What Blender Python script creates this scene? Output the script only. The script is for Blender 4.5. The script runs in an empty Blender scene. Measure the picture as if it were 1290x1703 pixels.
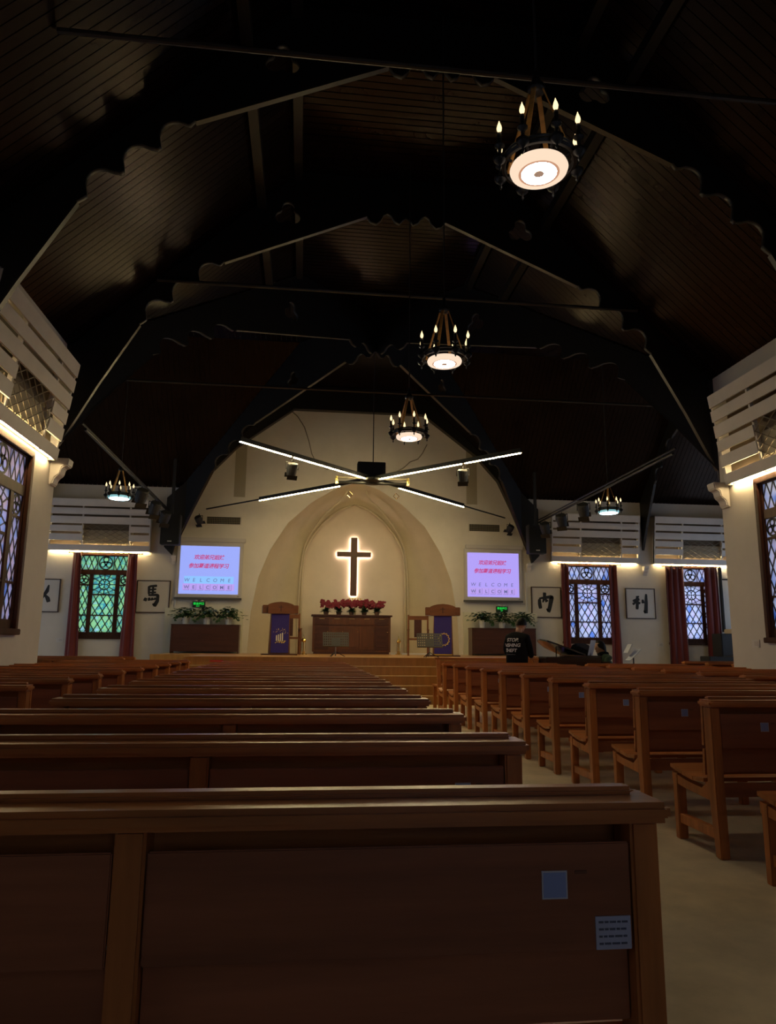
import bpy, bmesh, math, random
from mathutils import Vector, Matrix
from mathutils.bvhtree import BVHTree
random.seed(7)
SC = bpy.context.scene
COL = SC.collection
PI = math.pi

# ------------------------------------------------------------------ camera
cam_d = bpy.data.cameras.new('camera'); cam = bpy.data.objects.new('camera', cam_d); COL.objects.link(cam)
F_PX, YAW, PITCH, ROLL = 1199.4, math.radians(6.53), math.radians(10.423), math.radians(.5586)
cam_d.sensor_fit = 'HORIZONTAL'; cam_d.sensor_width = 36.0; cam_d.lens = F_PX / 1290 * 36.0
cam_d.clip_start = .05; cam_d.clip_end = 200
fw = Vector((math.sin(YAW)*math.cos(PITCH), math.cos(YAW)*math.cos(PITCH), math.sin(PITCH)))
rt = Vector((math.cos(YAW), -math.sin(YAW), 0)); up = rt.cross(fw)
r2 = rt*math.cos(ROLL) + up*math.sin(ROLL); u2 = up*math.cos(ROLL) - rt*math.sin(ROLL)
cam.matrix_world = Matrix(((r2.x, u2.x, -fw.x, 0), (r2.y, u2.y, -fw.y, 0), (r2.z, u2.z, -fw.z, 1.2), (0, 0, 0, 1)))
SC.camera = cam

# ------------------------------------------------------------------ world (overcast daylight outside the windows), exposure
wd = bpy.data.worlds.new('overcast_sky'); SC.world = wd; wd.use_nodes = True
bg = wd.node_tree.nodes['Background']; bg.inputs[0].default_value = (.74, .84, 1.0, 1); bg.inputs[1].default_value = 2.0
SC.view_settings.view_transform = 'Standard'; SC.view_settings.look = 'None'
SC.view_settings.exposure = 0.12; SC.view_settings.gamma = 1.0; SC.view_settings.use_curve_mapping = False
SC.cycles.max_bounces = 8; SC.cycles.diffuse_bounces = 4; SC.cycles.glossy_bounces = 3
SC.cycles.transparent_max_bounces = 8; SC.cycles.caustics_reflective = False; SC.cycles.caustics_refractive = False
SC.cycles.sample_clamp_indirect = 3.0
LED_W = 120.0          # strips below the slatted covers
LED_X = 190.0         # the four bars of the crossing light
DISC = 88.0           # chandelier discs
def portal(x, y, z, w, h, rot):
    l = bpy.data.lights.new('window_portal', 'AREA'); l.shape = 'RECTANGLE'; l.size = w; l.size_y = h; l.cycles.is_portal = True
    o = bpy.data.objects.new('window_portal', l); COL.objects.link(o); o.location = (x, y, z); o.rotation_euler = rot

AX, W = 1.56, 5.38                 # church axis, half width of the nave
XL, XR = AX-W, AX+W                # nave wall faces
YC0, YC1 = 11.3, 22.0              # crossing / transept
YM = (YC0+YC1)/2

# ------------------------------------------------------------------ materials
MATS = {}
def mat(name, col, rough=.6, metal=0, noise=None, bump=0, emit=None, estr=0, spec=.5, coat=0, rnd=0, sheen=0):
    m = bpy.data.materials.new(name); m.use_nodes = True; nt = m.node_tree; b = nt.nodes['Principled BSDF']
    b.inputs['Base Color'].default_value = (*col, 1); b.inputs['Roughness'].default_value = rough; b.inputs['Metallic'].default_value = metal
    b.inputs['Specular IOR Level'].default_value = spec
    if coat: b.inputs['Coat Weight'].default_value = coat; b.inputs['Coat Roughness'].default_value = .12
    if name == 'dark_plank': b.inputs['Specular Tint'].default_value = (1.0, .62, .42, 1)
    if sheen: b.inputs['Sheen Weight'].default_value = sheen
    if emit: b.inputs['Emission Color'].default_value = (*emit, 1); b.inputs['Emission Strength'].default_value = estr
    if noise:
        sx, sy, sz, amt, det = noise
        tc = nt.nodes.new('ShaderNodeTexCoord'); mp = nt.nodes.new('ShaderNodeMapping'); mp.inputs['Scale'].default_value = (sx, sy, sz)
        n = nt.nodes.new('ShaderNodeTexNoise'); n.inputs['Scale'].default_value = 1; n.inputs['Detail'].default_value = det; n.inputs['Roughness'].default_value = .6
        oi = nt.nodes.new('ShaderNodeObjectInfo'); add = nt.nodes.new('ShaderNodeVectorMath'); add.operation = 'ADD'
        mul = nt.nodes.new('ShaderNodeMath'); mul.operation = 'MULTIPLY'; mul.inputs[1].default_value = 37.0
        nt.links.new(oi.outputs['Random'], mul.inputs[0])
        nt.links.new(tc.outputs['Object'], mp.inputs[0]); nt.links.new(mp.outputs[0], add.inputs[0]); nt.links.new(mul.outputs[0], add.inputs[1])
        nt.links.new(add.outputs[0], n.inputs['Vector'])
        rp = nt.nodes.new('ShaderNodeMapRange'); rp.inputs['From Min'].default_value = .3; rp.inputs['From Max'].default_value = .7
        rp.inputs['To Min'].default_value = 1-amt; rp.inputs['To Max'].default_value = 1+amt
        nt.links.new(n.outputs['Fac'], rp.inputs['Value'])
        hs = nt.nodes.new('ShaderNodeHueSaturation'); hs.inputs['Color'].default_value = (*col, 1)
        val = rp.outputs[0]
        if rnd:
            r2_ = nt.nodes.new('ShaderNodeMapRange'); r2_.inputs['To Min'].default_value = 1-rnd; r2_.inputs['To Max'].default_value = 1+rnd
            nt.links.new(oi.outputs['Random'], r2_.inputs['Value'])
            mm = nt.nodes.new('ShaderNodeMath'); mm.operation = 'MULTIPLY'; nt.links.new(val, mm.inputs[0]); nt.links.new(r2_.outputs[0], mm.inputs[1]); val = mm.outputs[0]
        nt.links.new(val, hs.inputs['Value']); nt.links.new(hs.outputs[0], b.inputs['Base Color'])
        if bump:
            bp = nt.nodes.new('ShaderNodeBump'); bp.inputs['Strength'].default_value = bump; bp.inputs['Distance'].default_value = .02
            nt.links.new(n.outputs['Fac'], bp.inputs['Height']); nt.links.new(bp.outputs[0], b.inputs['Normal'])
    MATS[name] = m; return m
def emis(name, col, s):
    m = bpy.data.materials.new(name); m.use_nodes = True; nt = m.node_tree; nt.nodes.clear()
    e = nt.nodes.new('ShaderNodeEmission'); o = nt.nodes.new('ShaderNodeOutputMaterial'); e.inputs[0].default_value = (*col, 1); e.inputs[1].default_value = s
    nt.links.new(e.outputs[0], o.inputs[0]); MATS[name] = m; return m
def glass(name, stops, scale):
    m = bpy.data.materials.new(name); m.use_nodes = True; nt = m.node_tree; nt.nodes.clear(); N = nt.nodes.new
    o = N('ShaderNodeOutputMaterial'); tc = N('ShaderNodeTexCoord'); n1 = N('ShaderNodeTexNoise'); n1.inputs['Scale'].default_value = scale; n1.inputs['Detail'].default_value = 5
    oi = N('ShaderNodeObjectInfo'); ml = N('ShaderNodeMath'); ml.operation = 'MULTIPLY_ADD'; ml.inputs[1].default_value = .34; ml.inputs[2].default_value = -.17
    nt.links.new(oi.outputs['Random'], ml.inputs[0]); nt.links.new(tc.outputs['Object'], n1.inputs['Vector'])
    ad = N('ShaderNodeMath'); ad.operation = 'ADD'; nt.links.new(n1.outputs['Fac'], ad.inputs[0]); nt.links.new(ml.outputs[0], ad.inputs[1])
    cr = N('ShaderNodeValToRGB'); el = cr.color_ramp.elements
    while len(el) < len(stops): el.new(.5)
    for e, (p, c) in zip(el, stops): e.position = p; e.color = (*c, 1)
    nt.links.new(ad.outputs[0], cr.inputs[0])
    tr = N('ShaderNodeBsdfTransparent'); tl = N('ShaderNodeBsdfTranslucent'); mx = N('ShaderNodeMixShader'); mx.inputs[0].default_value = .35 if name in ('glass_clear', 'glass_fill') else .85
    for s in (tr, tl): nt.links.new(cr.outputs[0], s.inputs[0])
    nt.links.new(tr.outputs[0], mx.inputs[1]); nt.links.new(tl.outputs[0], mx.inputs[2])
    gl = N('ShaderNodeBsdfGlossy'); gl.inputs['Roughness'].default_value = .2; m2 = N('ShaderNodeMixShader'); m2.inputs[0].default_value = .05
    nt.links.new(mx.outputs[0], m2.inputs[1]); nt.links.new(gl.outputs[0], m2.inputs[2]); nt.links.new(m2.outputs[0], o.inputs[0])
    MATS[name] = m; return m
mat('plaster', (.60, .56, .50), .75, noise=(1.2, 1.2, 1.2, .06, 4), bump=.05)
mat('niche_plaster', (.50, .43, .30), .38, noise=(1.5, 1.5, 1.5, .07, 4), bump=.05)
mat('white_paint', (.66, .62, .58), .55, noise=(3, 3, 3, .05, 3))
mat('cover_shade', (.16, .12, .08), .7)
mat('trim_white', (.62, .58, .54), .5)
mat('niche_back', (.72, .63, .53), .7, noise=(1.5, 1.5, 1.5, .05, 4))  # glow of the lit recess put into the colour, lighter than the splay
mat('cream_panel', (.58, .56, .44), .6)
mat('floor_vinyl', (.56, .45, .28), .32, noise=(3.2, 3.2, 3.2, .22, 7), spec=.5)
mat('pew_wood', (.41, .142, .038), .34, noise=(1.2, 16, 16, .3, 5), bump=.05, rnd=.12, spec=.35)
mat('pew_wood_red', (.29, .100, .044), .42, noise=(1.2, 16, 16, .22, 5), bump=.05, rnd=.1, spec=.3)
mat('pew_wood_upright', (.41, .142, .038), .36, noise=(16, 16, 1.2, .3, 5), bump=.05, rnd=.12, spec=.3)
mat('stage_wood', (.42, .21, .062), .3, noise=(9, 9, .8, .2, 5), rnd=.06)
mat('nosing', (.62, .45, .24), .35)
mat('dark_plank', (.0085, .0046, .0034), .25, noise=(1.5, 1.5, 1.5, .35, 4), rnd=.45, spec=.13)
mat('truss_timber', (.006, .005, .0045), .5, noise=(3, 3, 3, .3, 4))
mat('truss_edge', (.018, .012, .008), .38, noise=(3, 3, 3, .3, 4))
mat('black_metal', (.012, .012, .013), .4, .3)
mat('black_matte', (.012, .012, .014), .7)
mat('steel', (.30, .29, .28), .35, .8)
mat('grey_metal', (.085, .083, .08), .5, .2)
mat('brass', (.75, .52, .18), .25, 1)
mat('strap', (.42, .21, .055), .5, noise=(2, 2, 30, .25, 3))
mat('window_wood', (.055, .022, .013), .42, noise=(12, 12, 1.5, .25, 4), spec=.15)
mat('lead', (.02, .016, .014), .5)
mat('curtain_red', (.13, .010, .012), .75, noise=(2, 2, .3, .2, 3), sheen=.3)
mat('cabinet_dark', (.060, .019, .012), .35, noise=(1, 10, 10, .25, 4))
mat('cabinet_wood', (.105, .036, .014), .33, noise=(9, 9, 1, .28, 5))
mat('pulpit_wood', (.155, .055, .018), .35, noise=(1.5, 10, 10, .28, 5))
mat('cross_wood', (.095, .034, .018), .4, noise=(8, 8, 1, .3, 4))
mat('parament_blue', (.030, .018, .185), .8, noise=(40, 40, 40, .1, 2))
mat('gold_thread', (.75, .52, .12), .5)
mat('white_thread', (.75, .72, .66), .6)
mat('leaf', (.022, .065, .012), .45, noise=(6, 6, 6, .4, 2))
mat('leaf_dark', (.018, .05, .014), .45, noise=(6, 6, 6, .3, 2))
mat('stem_green', (.06, .10, .03), .6)
mat('flower_red', (.21, .006, .028), .55, noise=(20, 20, 20, .3, 2))
mat('pot_white', (.55, .55, .53), .35)
mat('pot_brown', (.10, .05, .03), .5)
mat('paper', (.55, .50, .43), .35, coat=.5)
mat('ink', (.012, .011, .010), .6)
mat('frame_dark', (.040, .016, .010), .4)
mat('screen_case', (.50, .47, .45), .5)
mat('screen_blue', (.02, .02, .03), .6, emit=(.34, .42, 1.0), estr=.88)
mat('screen_violet', (.02, .02, .03), .6, emit=(.47, .37, 1.0), estr=.86)
mat('screen_red', (.02, .0, .0), .6, emit=(.62, .03, .18), estr=.8)
mat('screen_grey', (.02, .02, .02), .6, emit=(.10, .11, .26), estr=1)
mat('screen_cyan', (.02, .02, .02), .6, emit=(.26, .53, 1.0), estr=.95)
mat('screen_pink', (.02, .02, .02), .6, emit=(.50, .35, .90), estr=.9)
emis('exit_green', (.02, .75, .08), .75)
mat('sign_black', (.01, .03, .012), .4)
emis('led_warm', (1.0, .74, .36), LED_W)
emis('led_bar', (1.0, .78, .38), LED_X)
emis('disc_inner', (1.0, .84, .62), DISC)
emis('disc_outer', (1.0, .76, .56), .92)
mat('disc_ring', (.45, .30, .18), .5, emit=(.42, .27, .19), estr=.7)
emis('disc_cool', (.58, .90, 1.0), 14.0)
mat('disc_cool_rim', (.2, .3, .3), .5, emit=(.25, .55, .6), estr=.8)
emis('bulb', (1.0, .74, .36), 1.7)
MATS['bulb'].cycles.emission_sampling = 'NONE'
emis('halo', (1.0, .72, .50), 24)
mat('sticker_blue', (.26, .33, .58), .5)
mat('sticker_edge', (.55, .56, .60), .5)
mat('note_paper', (.42, .45, .58), .6)
mat('note_ink', (.10, .11, .16), .6)
mat('stain', (.14, .05, .02), .7)
mat('plastic_white', (.60, .58, .55), .45)
mat('beige_unit', (.52, .42, .25), .5)
mat('skin', (.42, .23, .15), .55)
mat('hair', (.005, .004, .004), .6, spec=.15)
mat('cloth_black', (.005, .0055, .008), .9, spec=.1)
mat('cloth_green', (.022, .045, .028), .85)
mat('trouser', (.015, .016, .022), .85)
mat('print_white', (.62, .62, .66), .7)
mat('piano_black', (.006, .006, .007), .12, coat=.6)
mat('ivory', (.6, .58, .52), .3)
mat('yellow_tape', (.65, .38, .03), .6)
mat('red_label', (.5, .04, .03), .6)
mat('vent_dark', (.02, .018, .016), .7)
mat('ac_metal', (.40, .34, .24), .4)
mat('cable_grey', (.20, .17, .12), .6)
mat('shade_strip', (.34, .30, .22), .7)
glass('glass_foliage', [(.26, (.20, .48, .52)), (.40, (.36, .66, .52)), (.52, (.56, .76, .46)), (.64, (.38, .64, .44)), (.76, (.56, .74, .80))], 14)  # green light from foliage outside put into the pane colour
glass('glass_white', [(.25, (.26, .40, .74)), (.38, (.60, .63, .80)), (.52, (.68, .70, .80)), (.66, (.66, .61, .75)), (.80, (.50, .58, .80))], 4)
glass('glass_fill', [(.0, (.86, .92, 1.0)), (1, (.88, .94, 1.0))], 1)
glass('glass_clear', [(.0, (.70, .73, .80)), (1, (.72, .75, .82))], 1)
glass('glass_pink', [(.25, (.28, .40, .74)), (.38, (.58, .59, .80)), (.50, (.74, .60, .66)), (.64, (.64, .61, .80)), (.80, (.42, .56, .80))], 4)

# ------------------------------------------------------------------ mesh helpers
class MB:
    def __init__(s): s.v, s.f = [], []
    def add(s, vs, fs):
        n = len(s.v); s.v += [tuple(v) for v in vs]; s.f += [tuple(i+n for i in f) for f in fs]; return s
    def box(s, x0, x1, y0, y1, z0, z1, M=None):
        vs = [(x, y, z) for z in (z0, z1) for y in (y0, y1) for x in (x0, x1)]
        if M is not None: vs = [M @ Vector(v) for v in vs]
        return s.add(vs, [(0, 2, 3, 1), (4, 5, 7, 6), (0, 1, 5, 4), (2, 6, 7, 3), (0, 4, 6, 2), (1, 3, 7, 5)])
    def prism(s, poly, a0, a1, axis='x', M=None):
        n = len(poly)
        def mk(p, a): return {'x': (a, p[0], p[1]), 'y': (p[0], a, p[1]), 'z': (p[0], p[1], a)}[axis]
        vs = [mk(p, a0) for p in poly]+[mk(p, a1) for p in poly]
        if M is not None: vs = [M @ Vector(v) for v in vs]
        return s.add(vs, [tuple(range(n))[::-1], tuple(range(n, 2*n))]+[(i, (i+1) % n, (i+1) % n+n, i+n) for i in range(n)])
    def tube(s, pts, r, n=8, cap=True):
        pts = [Vector(p) for p in pts]; k = len(pts); rs = r if isinstance(r, (list, tuple)) else [r]*k; vs = []; fs = []
        ref = None
        for i, p in enumerate(pts):
            t = (pts[min(i+1, k-1)]-pts[max(i-1, 0)]).normalized()
            if ref is None: ref = Vector((0, 0, 1)) if abs(t.z) < .9 else Vector((1, 0, 0))
            a = t.cross(ref).normalized(); b = t.cross(a)
            for j in range(n): vs.append(p+(a*math.cos(2*PI*j/n)+b*math.sin(2*PI*j/n))*rs[i])
        for i in range(k-1):
            for j in range(n): fs.append((i*n+j, i*n+(j+1) % n, (i+1)*n+(j+1) % n, (i+1)*n+j))
        if cap: fs += [tuple(range(n))[::-1], tuple(range((k-1)*n, k*n))]
        return s.add(vs, fs)
    def lathe(s, prof, c=(0, 0, 0), n=24):
        vs = []; fs = []; k = len(prof)
        for r, z in prof:
            for j in range(n): vs.append((c[0]+r*math.cos(2*PI*j/n), c[1]+r*math.sin(2*PI*j/n), c[2]+z))
        for i in range(k-1):
            for j in range(n): fs.append((i*n+j, i*n+(j+1) % n, (i+1)*n+(j+1) % n, (i+1)*n+j))
        fs += [tuple(range(n))[::-1], tuple(range((k-1)*n, k*n))]
        return s.add(vs, fs)
    def ring(s, c, R, r, axis='y', n=24, m=6):
        vs = []; fs = []
        for i in range(n):
            a = 2*PI*i/n
            for j in range(m):
                b = 2*PI*j/m; q = R+r*math.cos(b); h = r*math.sin(b)
                x, y = q*math.cos(a), q*math.sin(a)
                vs.append({'y': (c[0]+x, c[1]+h, c[2]+y), 'z': (c[0]+x, c[1]+y, c[2]+h), 'x': (c[0]+h, c[1]+x, c[2]+y)}[axis])
        for i in range(n):
            for j in range(m): fs.append((i*m+j, i*m+(j+1) % m, ((i+1) % n)*m+(j+1) % m, ((i+1) % n)*m+j))
        return s.add(vs, fs)
    def ball(s, c, rx, ry=None, rz=None, n=12, m=8):
        ry = ry or rx; rz = rz or rx; vs = []; fs = []
        for i in range(m+1):
            t = PI*i/m
            for j in range(n): a = 2*PI*j/n; vs.append((c[0]+rx*math.sin(t)*math.cos(a), c[1]+ry*math.sin(t)*math.sin(a), c[2]+rz*math.cos(t)))
        for i in range(m):
            for j in range(n): fs.append((i*n+j, (i+1)*n+j, (i+1)*n+(j+1) % n, i*n+(j+1) % n))
        return s.add(vs, fs)
    def leaf(s, p, d, nrm, L, w):
        d = Vector(d).normalized(); sd = d.cross(Vector(nrm)); sd = sd.normalized() if sd.length > 1e-4 else Vector((1, 0, 0)); p = Vector(p); n = sd.cross(d)
        return s.add([p, p+d*L*.4+sd*w*.5+n*w*.1, p+d*L-n*L*.15, p+d*L*.4-sd*w*.5+n*w*.1, p+d*L*.45-n*w*.06], [(0, 1, 4), (1, 2, 4), (2, 3, 4), (3, 0, 4)])
    def mesh(s, name, m, bevel=0, smooth=False):
        me = bpy.data.meshes.new(name); me.from_pydata(s.v, [], s.f); me.materials.append(MATS[m] if isinstance(m, str) else m)
        bm = bmesh.new(); bm.from_mesh(me)
        bmesh.ops.recalc_face_normals(bm, faces=bm.faces)
        if bevel: bmesh.ops.bevel(bm, geom=list(bm.edges), offset=bevel, segments=2, affect='EDGES', clamp_overlap=True)
        bm.to_mesh(me); bm.free()
        if smooth:
            for p in me.polygons: p.use_smooth = True
        return me
    def obj(s, name, m, parent=None, bevel=0, smooth=False, loc=None):
        return link(name, s.mesh(name, m, bevel, smooth), parent, loc)
def link(name, me, parent=None, loc=None):
    o = bpy.data.objects.new(name, me); COL.objects.link(o)
    if parent: o.parent = parent
    if loc is not None: o.location = loc
    return o
def tag(o, label, cat=None, group=None, kind=None):
    o['label'] = label
    if cat: o['category'] = cat
    if group: o['group'] = group
    if kind: o['kind'] = kind
    return o
def thing(name, label, cat, loc=(0, 0, 0), rz=0, group=None):
    o = bpy.data.objects.new(name, None); COL.objects.link(o); o.location = loc; o.rotation_euler = (0, 0, rz); o.empty_display_size = .1
    return tag(o, label, cat, group)
def dup(o, parent=None):
    c = o.copy(); COL.objects.link(c)
    if parent: c.parent = parent
    for ch in o.children: dup(ch, c)
    return c
def fill2d(name, polys, depth, m, parent=None):
    """polygon with holes in (x, z), extruded from y=0 to y=depth"""
    cu = bpy.data.curves.new(name, 'CURVE'); cu.dimensions = '2D'; cu.fill_mode = 'BOTH'; cu.extrude = depth/2
    for p in polys:
        sp = cu.splines.new('POLY'); sp.points.add(len(p)-1); sp.use_cyclic_u = True
        for q, (x, z) in zip(sp.points, p): q.co = (x, z, 0, 1)
    t = bpy.data.objects.new(name, cu); COL.objects.link(t); dg = bpy.context.evaluated_depsgraph_get()
    me = bpy.data.meshes.new_from_object(t.evaluated_get(dg)); bpy.data.objects.remove(t); bpy.data.curves.remove(cu)
    for v in me.vertices: x, y, z = v.co; v.co = (x, z+depth/2, y)
    me.materials.clear(); me.materials.append(MATS[m]); me.name = name
    bm = bmesh.new(); bm.from_mesh(me); bmesh.ops.remove_doubles(bm, verts=bm.verts, dist=1e-5); bmesh.ops.recalc_face_normals(bm, faces=bm.faces); bm.to_mesh(me); bm.free()
    return me
def text_mesh(body, size, m, extrude=.001, bold=0, shear=0, sx=1):
    cu = bpy.data.curves.new('lettering', 'FONT'); cu.body = body; cu.size = size; cu.align_x = 'CENTER'; cu.align_y = 'CENTER'
    cu.extrude = extrude; cu.offset = bold; cu.shear = shear; cu.resolution_u = 3
    t = bpy.data.objects.new('lettering', cu); COL.objects.link(t); dg = bpy.context.evaluated_depsgraph_get()
    me = bpy.data.meshes.new_from_object(t.evaluated_get(dg)); bpy.data.objects.remove(t); bpy.data.curves.remove(cu)
    for v in me.vertices: x, y, z = v.co; v.co = (x*sx, -z, y)       # stands in the XZ plane, read from -Y
    me.materials.clear(); me.materials.append(MATS[m]); return me
def rect(x0, x1, z0, z1): return [(x0, z0), (x1, z0), (x1, z1), (x0, z1)]
def lerp(a, b, t): return a+(b-a)*t
ORD = ['first', 'second', 'third', 'fourth', 'fifth', 'sixth', 'seventh', 'eighth', 'ninth', 'tenth', 'eleventh', 'twelfth', 'thirteenth', 'fourteenth', 'fifteenth']

# ------------------------------------------------------------------ setting: floor, walls
tag(MB().box(-11, 15, -5.5, 24, -.2, 0).obj('floor', 'floor_vinyl'), 'beige polished floor running through nave and transepts', 'floor', kind='structure')
WIN_W, WZ0, WZ1 = 1.62, 1.36, 3.74
WBX = [-5.84, 8.90, 12.38]                    # windows of the far wall (X)
NWY = [9.42, 6.12, 2.82, -.48]                # windows of the nave walls (Y)
# outer arch of the niche and the wall around it
OUT = [(u, z) for u, z in [(3.19, .88), (3.13, 2.1), (2.95, 3.15), (2.63, 4.0), (2.12, 4.84), (1.42, 5.50), (.66, 5.98), (0, 6.17)]]
outer = [(AX-u, z) for u, z in OUT]+[(AX+u, z) for u, z in OUT[::-1][1:]]
outer_h = [(AX-3.19, 0)]+outer+[(AX+3.19, 0)]
wb = fill2d('wall_back', [[(-10.6, -.02)]+[(AX-3.19, -.02)]+outer+[(AX+3.19, -.02), (14.8, -.02), (14.8, 9.6), (-10.6, 9.6)]]
            + [rect(x-WIN_W/2, x+WIN_W/2, WZ0, WZ1) for x in WBX], .35, 'plaster')
o = link('wall_back', wb, None, (0, 22.0, 0)); tag(o, 'white plaster far wall with tall arched niche and windows', 'wall', kind='structure')
# splayed niche surface, inner arch and its back
INN = [(1.66, .88), (1.66, 3.85), (1.50, 4.36), (1.06, 5.03), (.50, 5.50), (0, 5.67)]
def resamp(pts, n):
    L = [0]
    for a, b in zip(pts, pts[1:]): L.append(L[-1]+math.dist(a, b))
    out = []
    for i in range(n):
        d = L[-1]*i/(n-1); k = max(j for j in range(len(L)) if L[j] <= d+1e-9); k = min(k, len(pts)-2)
        t = (d-L[k])/(L[k+1]-L[k]); out.append((lerp(pts[k][0], pts[k+1][0], t), lerp(pts[k][1], pts[k+1][1], t)))
    return out
def smooth(pts, it=2):
    for _ in range(it):
        q = [pts[0]]
        for a, b in zip(pts, pts[1:]): q += [(lerp(a[0], b[0], .25), lerp(a[1], b[1], .25)), (lerp(a[0], b[0], .75), lerp(a[1], b[1], .75))]
        q.append(pts[-1]); pts = q
    return pts
def full(h): return [(AX-u, z) for u, z in h]+[(AX+u, z) for u, z in h[::-1][1:]]
NS = 33
a_out = full(resamp(OUT, NS)); inn_s = smooth(INN, 2); a_in = full(resamp(inn_s, NS))
MOUT = smooth([(1.74, .88), (1.73, 4.0), (1.36, 4.80), (.88, 5.38), (.36, 5.78), (.26, 6.1), (.23, 6.10)], 2)
nv = MB(); K = 10
for k in range(K+1):
    t = k/K; yy = 22.0+1.0*math.sin(t*PI/2)
    for (x0, z0), (x1, z1) in zip(a_out, a_in):
        xx = lerp(x0, x1, t*t*.55+t*.45); zz = lerp(z0, z1, t*t*.55+t*.45); nv.v.append((xx, yy, zz))
n2 = len(a_out)
for k in range(K):
    for i in range(n2-1): nv.f.append((k*n2+i, k*n2+i+1, (k+1)*n2+i+1, (k+1)*n2+i))
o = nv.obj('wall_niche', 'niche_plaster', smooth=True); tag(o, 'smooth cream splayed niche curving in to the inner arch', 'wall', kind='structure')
nb = MB(); nb.v = [(x, 23.0, z) for x, z in a_in]+[(x, 23.22, z) for x, z in a_in]
for i in range(n2-1): nb.f.append((i, i+1, n2+i+1, n2+i))
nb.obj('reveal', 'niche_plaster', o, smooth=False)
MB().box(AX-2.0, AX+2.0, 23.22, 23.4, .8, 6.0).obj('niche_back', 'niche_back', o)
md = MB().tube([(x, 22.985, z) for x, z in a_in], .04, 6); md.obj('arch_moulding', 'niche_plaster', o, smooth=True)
md = MB()
for s in (-1, 1): md.tube([(AX+s*u, 22.93-.55*max(0, (z-4.4)/1.7)**1.0, z) for u, z in MOUT], .036, 6)
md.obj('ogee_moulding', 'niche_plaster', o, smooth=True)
# shallow grey strips on the upper wall, and vents
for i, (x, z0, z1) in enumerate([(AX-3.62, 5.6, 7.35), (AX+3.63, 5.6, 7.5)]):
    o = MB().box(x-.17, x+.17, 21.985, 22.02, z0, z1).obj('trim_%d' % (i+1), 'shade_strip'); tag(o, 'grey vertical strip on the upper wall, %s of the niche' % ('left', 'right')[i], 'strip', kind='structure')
# nave side walls
for nm, x0, x1, lab in (('wall_left', XL-.35, XL, 'left'), ('wall_right', XR, XR+.35, 'right')):
    me = fill2d(nm, [rect(-5.5, 11.2, -.02, 5.95)]+[rect(y-WIN_W/2, y+WIN_W/2, WZ0-.05, WZ1+.05) for y in NWY], .35, 'plaster')
    for v in me.vertices: a, b, c = v.co; v.co = (x0+b, a, c)
    bm = bmesh.new(); bm.from_mesh(me); bmesh.ops.recalc_face_normals(bm, faces=bm.faces); bm.to_mesh(me); bm.free()
    o = link(nm, me); tag(o, 'white plaster nave wall on the %s with tall window' % lab, 'wall', kind='structure')
tag(MB().box(-10.6, XL-.35, 10.85, 11.2, 0, 6).obj('wall_transept_left', 'plaster'), 'near wall of the left transept', 'wall', kind='structure')
tag(MB().box(XR+.35, 14.8, 10.85, 11.2, 0, 6).obj('wall_transept_right', 'plaster'), 'near wall of the right transept', 'wall', kind='structure')
TWY = (13.2, 16.65, 20.1)
for nm, x0, lab in (('wall_end_left', -10.9, 'left'), ('wall_end_right', 14.8, 'right')):
    me = fill2d(nm, [rect(10.85, 22.3, 0, 9.7)]+[rect(y-1.2, y+1.2, 1.0, 4.4) for y in TWY], .3, 'plaster')
    for v in me.vertices: a, b, c = v.co; v.co = (x0+b, a, c)
    bm = bmesh.new(); bm.from_mesh(me); bmesh.ops.recalc_face_normals(bm, faces=bm.faces); bm.to_mesh(me); bm.free()
    tag(link(nm, me), 'end wall of the %s transept' % lab, 'wall', kind='structure')
wr_ = fill2d('wall_rear', [rect(XL-.35, XR+.35, 0, 9.7), rect(AX-1.2, AX+1.2, .9, 3.6)], .2, 'plaster')
REAR = True
tag(link('wall_rear', wr_, None, (0, -5.7, 0)), 'rear wall of the nave behind the viewer', 'wall', kind='structure')

# ------------------------------------------------------------------ roof: flat strip + steep boarded slopes
ZF, UF, SL = 9.2, 1.85, .963
def zr(u): return ZF if u <= UF else ZF-(u-UF)*SL
ULOW = 5.75
ce = MB()
def quad(m, pts): m.add(pts, [tuple(range(len(pts)))])
T = .06
for y0, y1 in ((-5.6, 24.0),): quad(ce, [(AX-UF-.1, y0, ZF+T), (AX+UF+.1, y0, ZF+T), (AX+UF+.1, y1, ZF+T), (AX-UF-.1, y1, ZF+T)])
quad(ce, [(-11, YM-UF-.1, ZF+T+.01), (15, YM-UF-.1, ZF+T+.01), (15, YM+UF+.1, ZF+T+.01), (-11, YM+UF+.1, ZF+T+.01)])
UE = 6.0
for s in (-1, 1):
    # nave slopes (near part, cut by the valleys), then the piece behind the crossing
    quad(ce, [(AX+s*UF, -5.6, ZF+T), (AX+s*UE, -5.6, zr(UE)+T), (AX+s*UE, YM-UE, zr(UE)+T), (AX+s*UF, YM-UF, ZF+T)])
    quad(ce, [(AX+s*UF, YM+UF, ZF+T), (AX+s*UE, YM+UE, zr(UE)+T), (AX+s*UE, 24, zr(UE)+T), (AX+s*UF, 24, ZF+T)])
    xe = -11 if s < 0 else 15
    for q in (-1, 1):
        quad(ce, [(AX+s*UF, YM+q*UF, ZF+T), (AX+s*UE, YM+q*UE, zr(UE)+T), (xe, YM+q*UE, zr(UE)+T), (xe, YM+q*UF, ZF+T)])
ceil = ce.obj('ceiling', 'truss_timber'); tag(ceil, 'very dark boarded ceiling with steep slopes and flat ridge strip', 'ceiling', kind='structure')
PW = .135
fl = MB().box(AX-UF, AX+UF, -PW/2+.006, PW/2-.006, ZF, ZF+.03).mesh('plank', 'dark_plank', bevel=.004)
y = 6.2; nflat = 0
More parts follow.
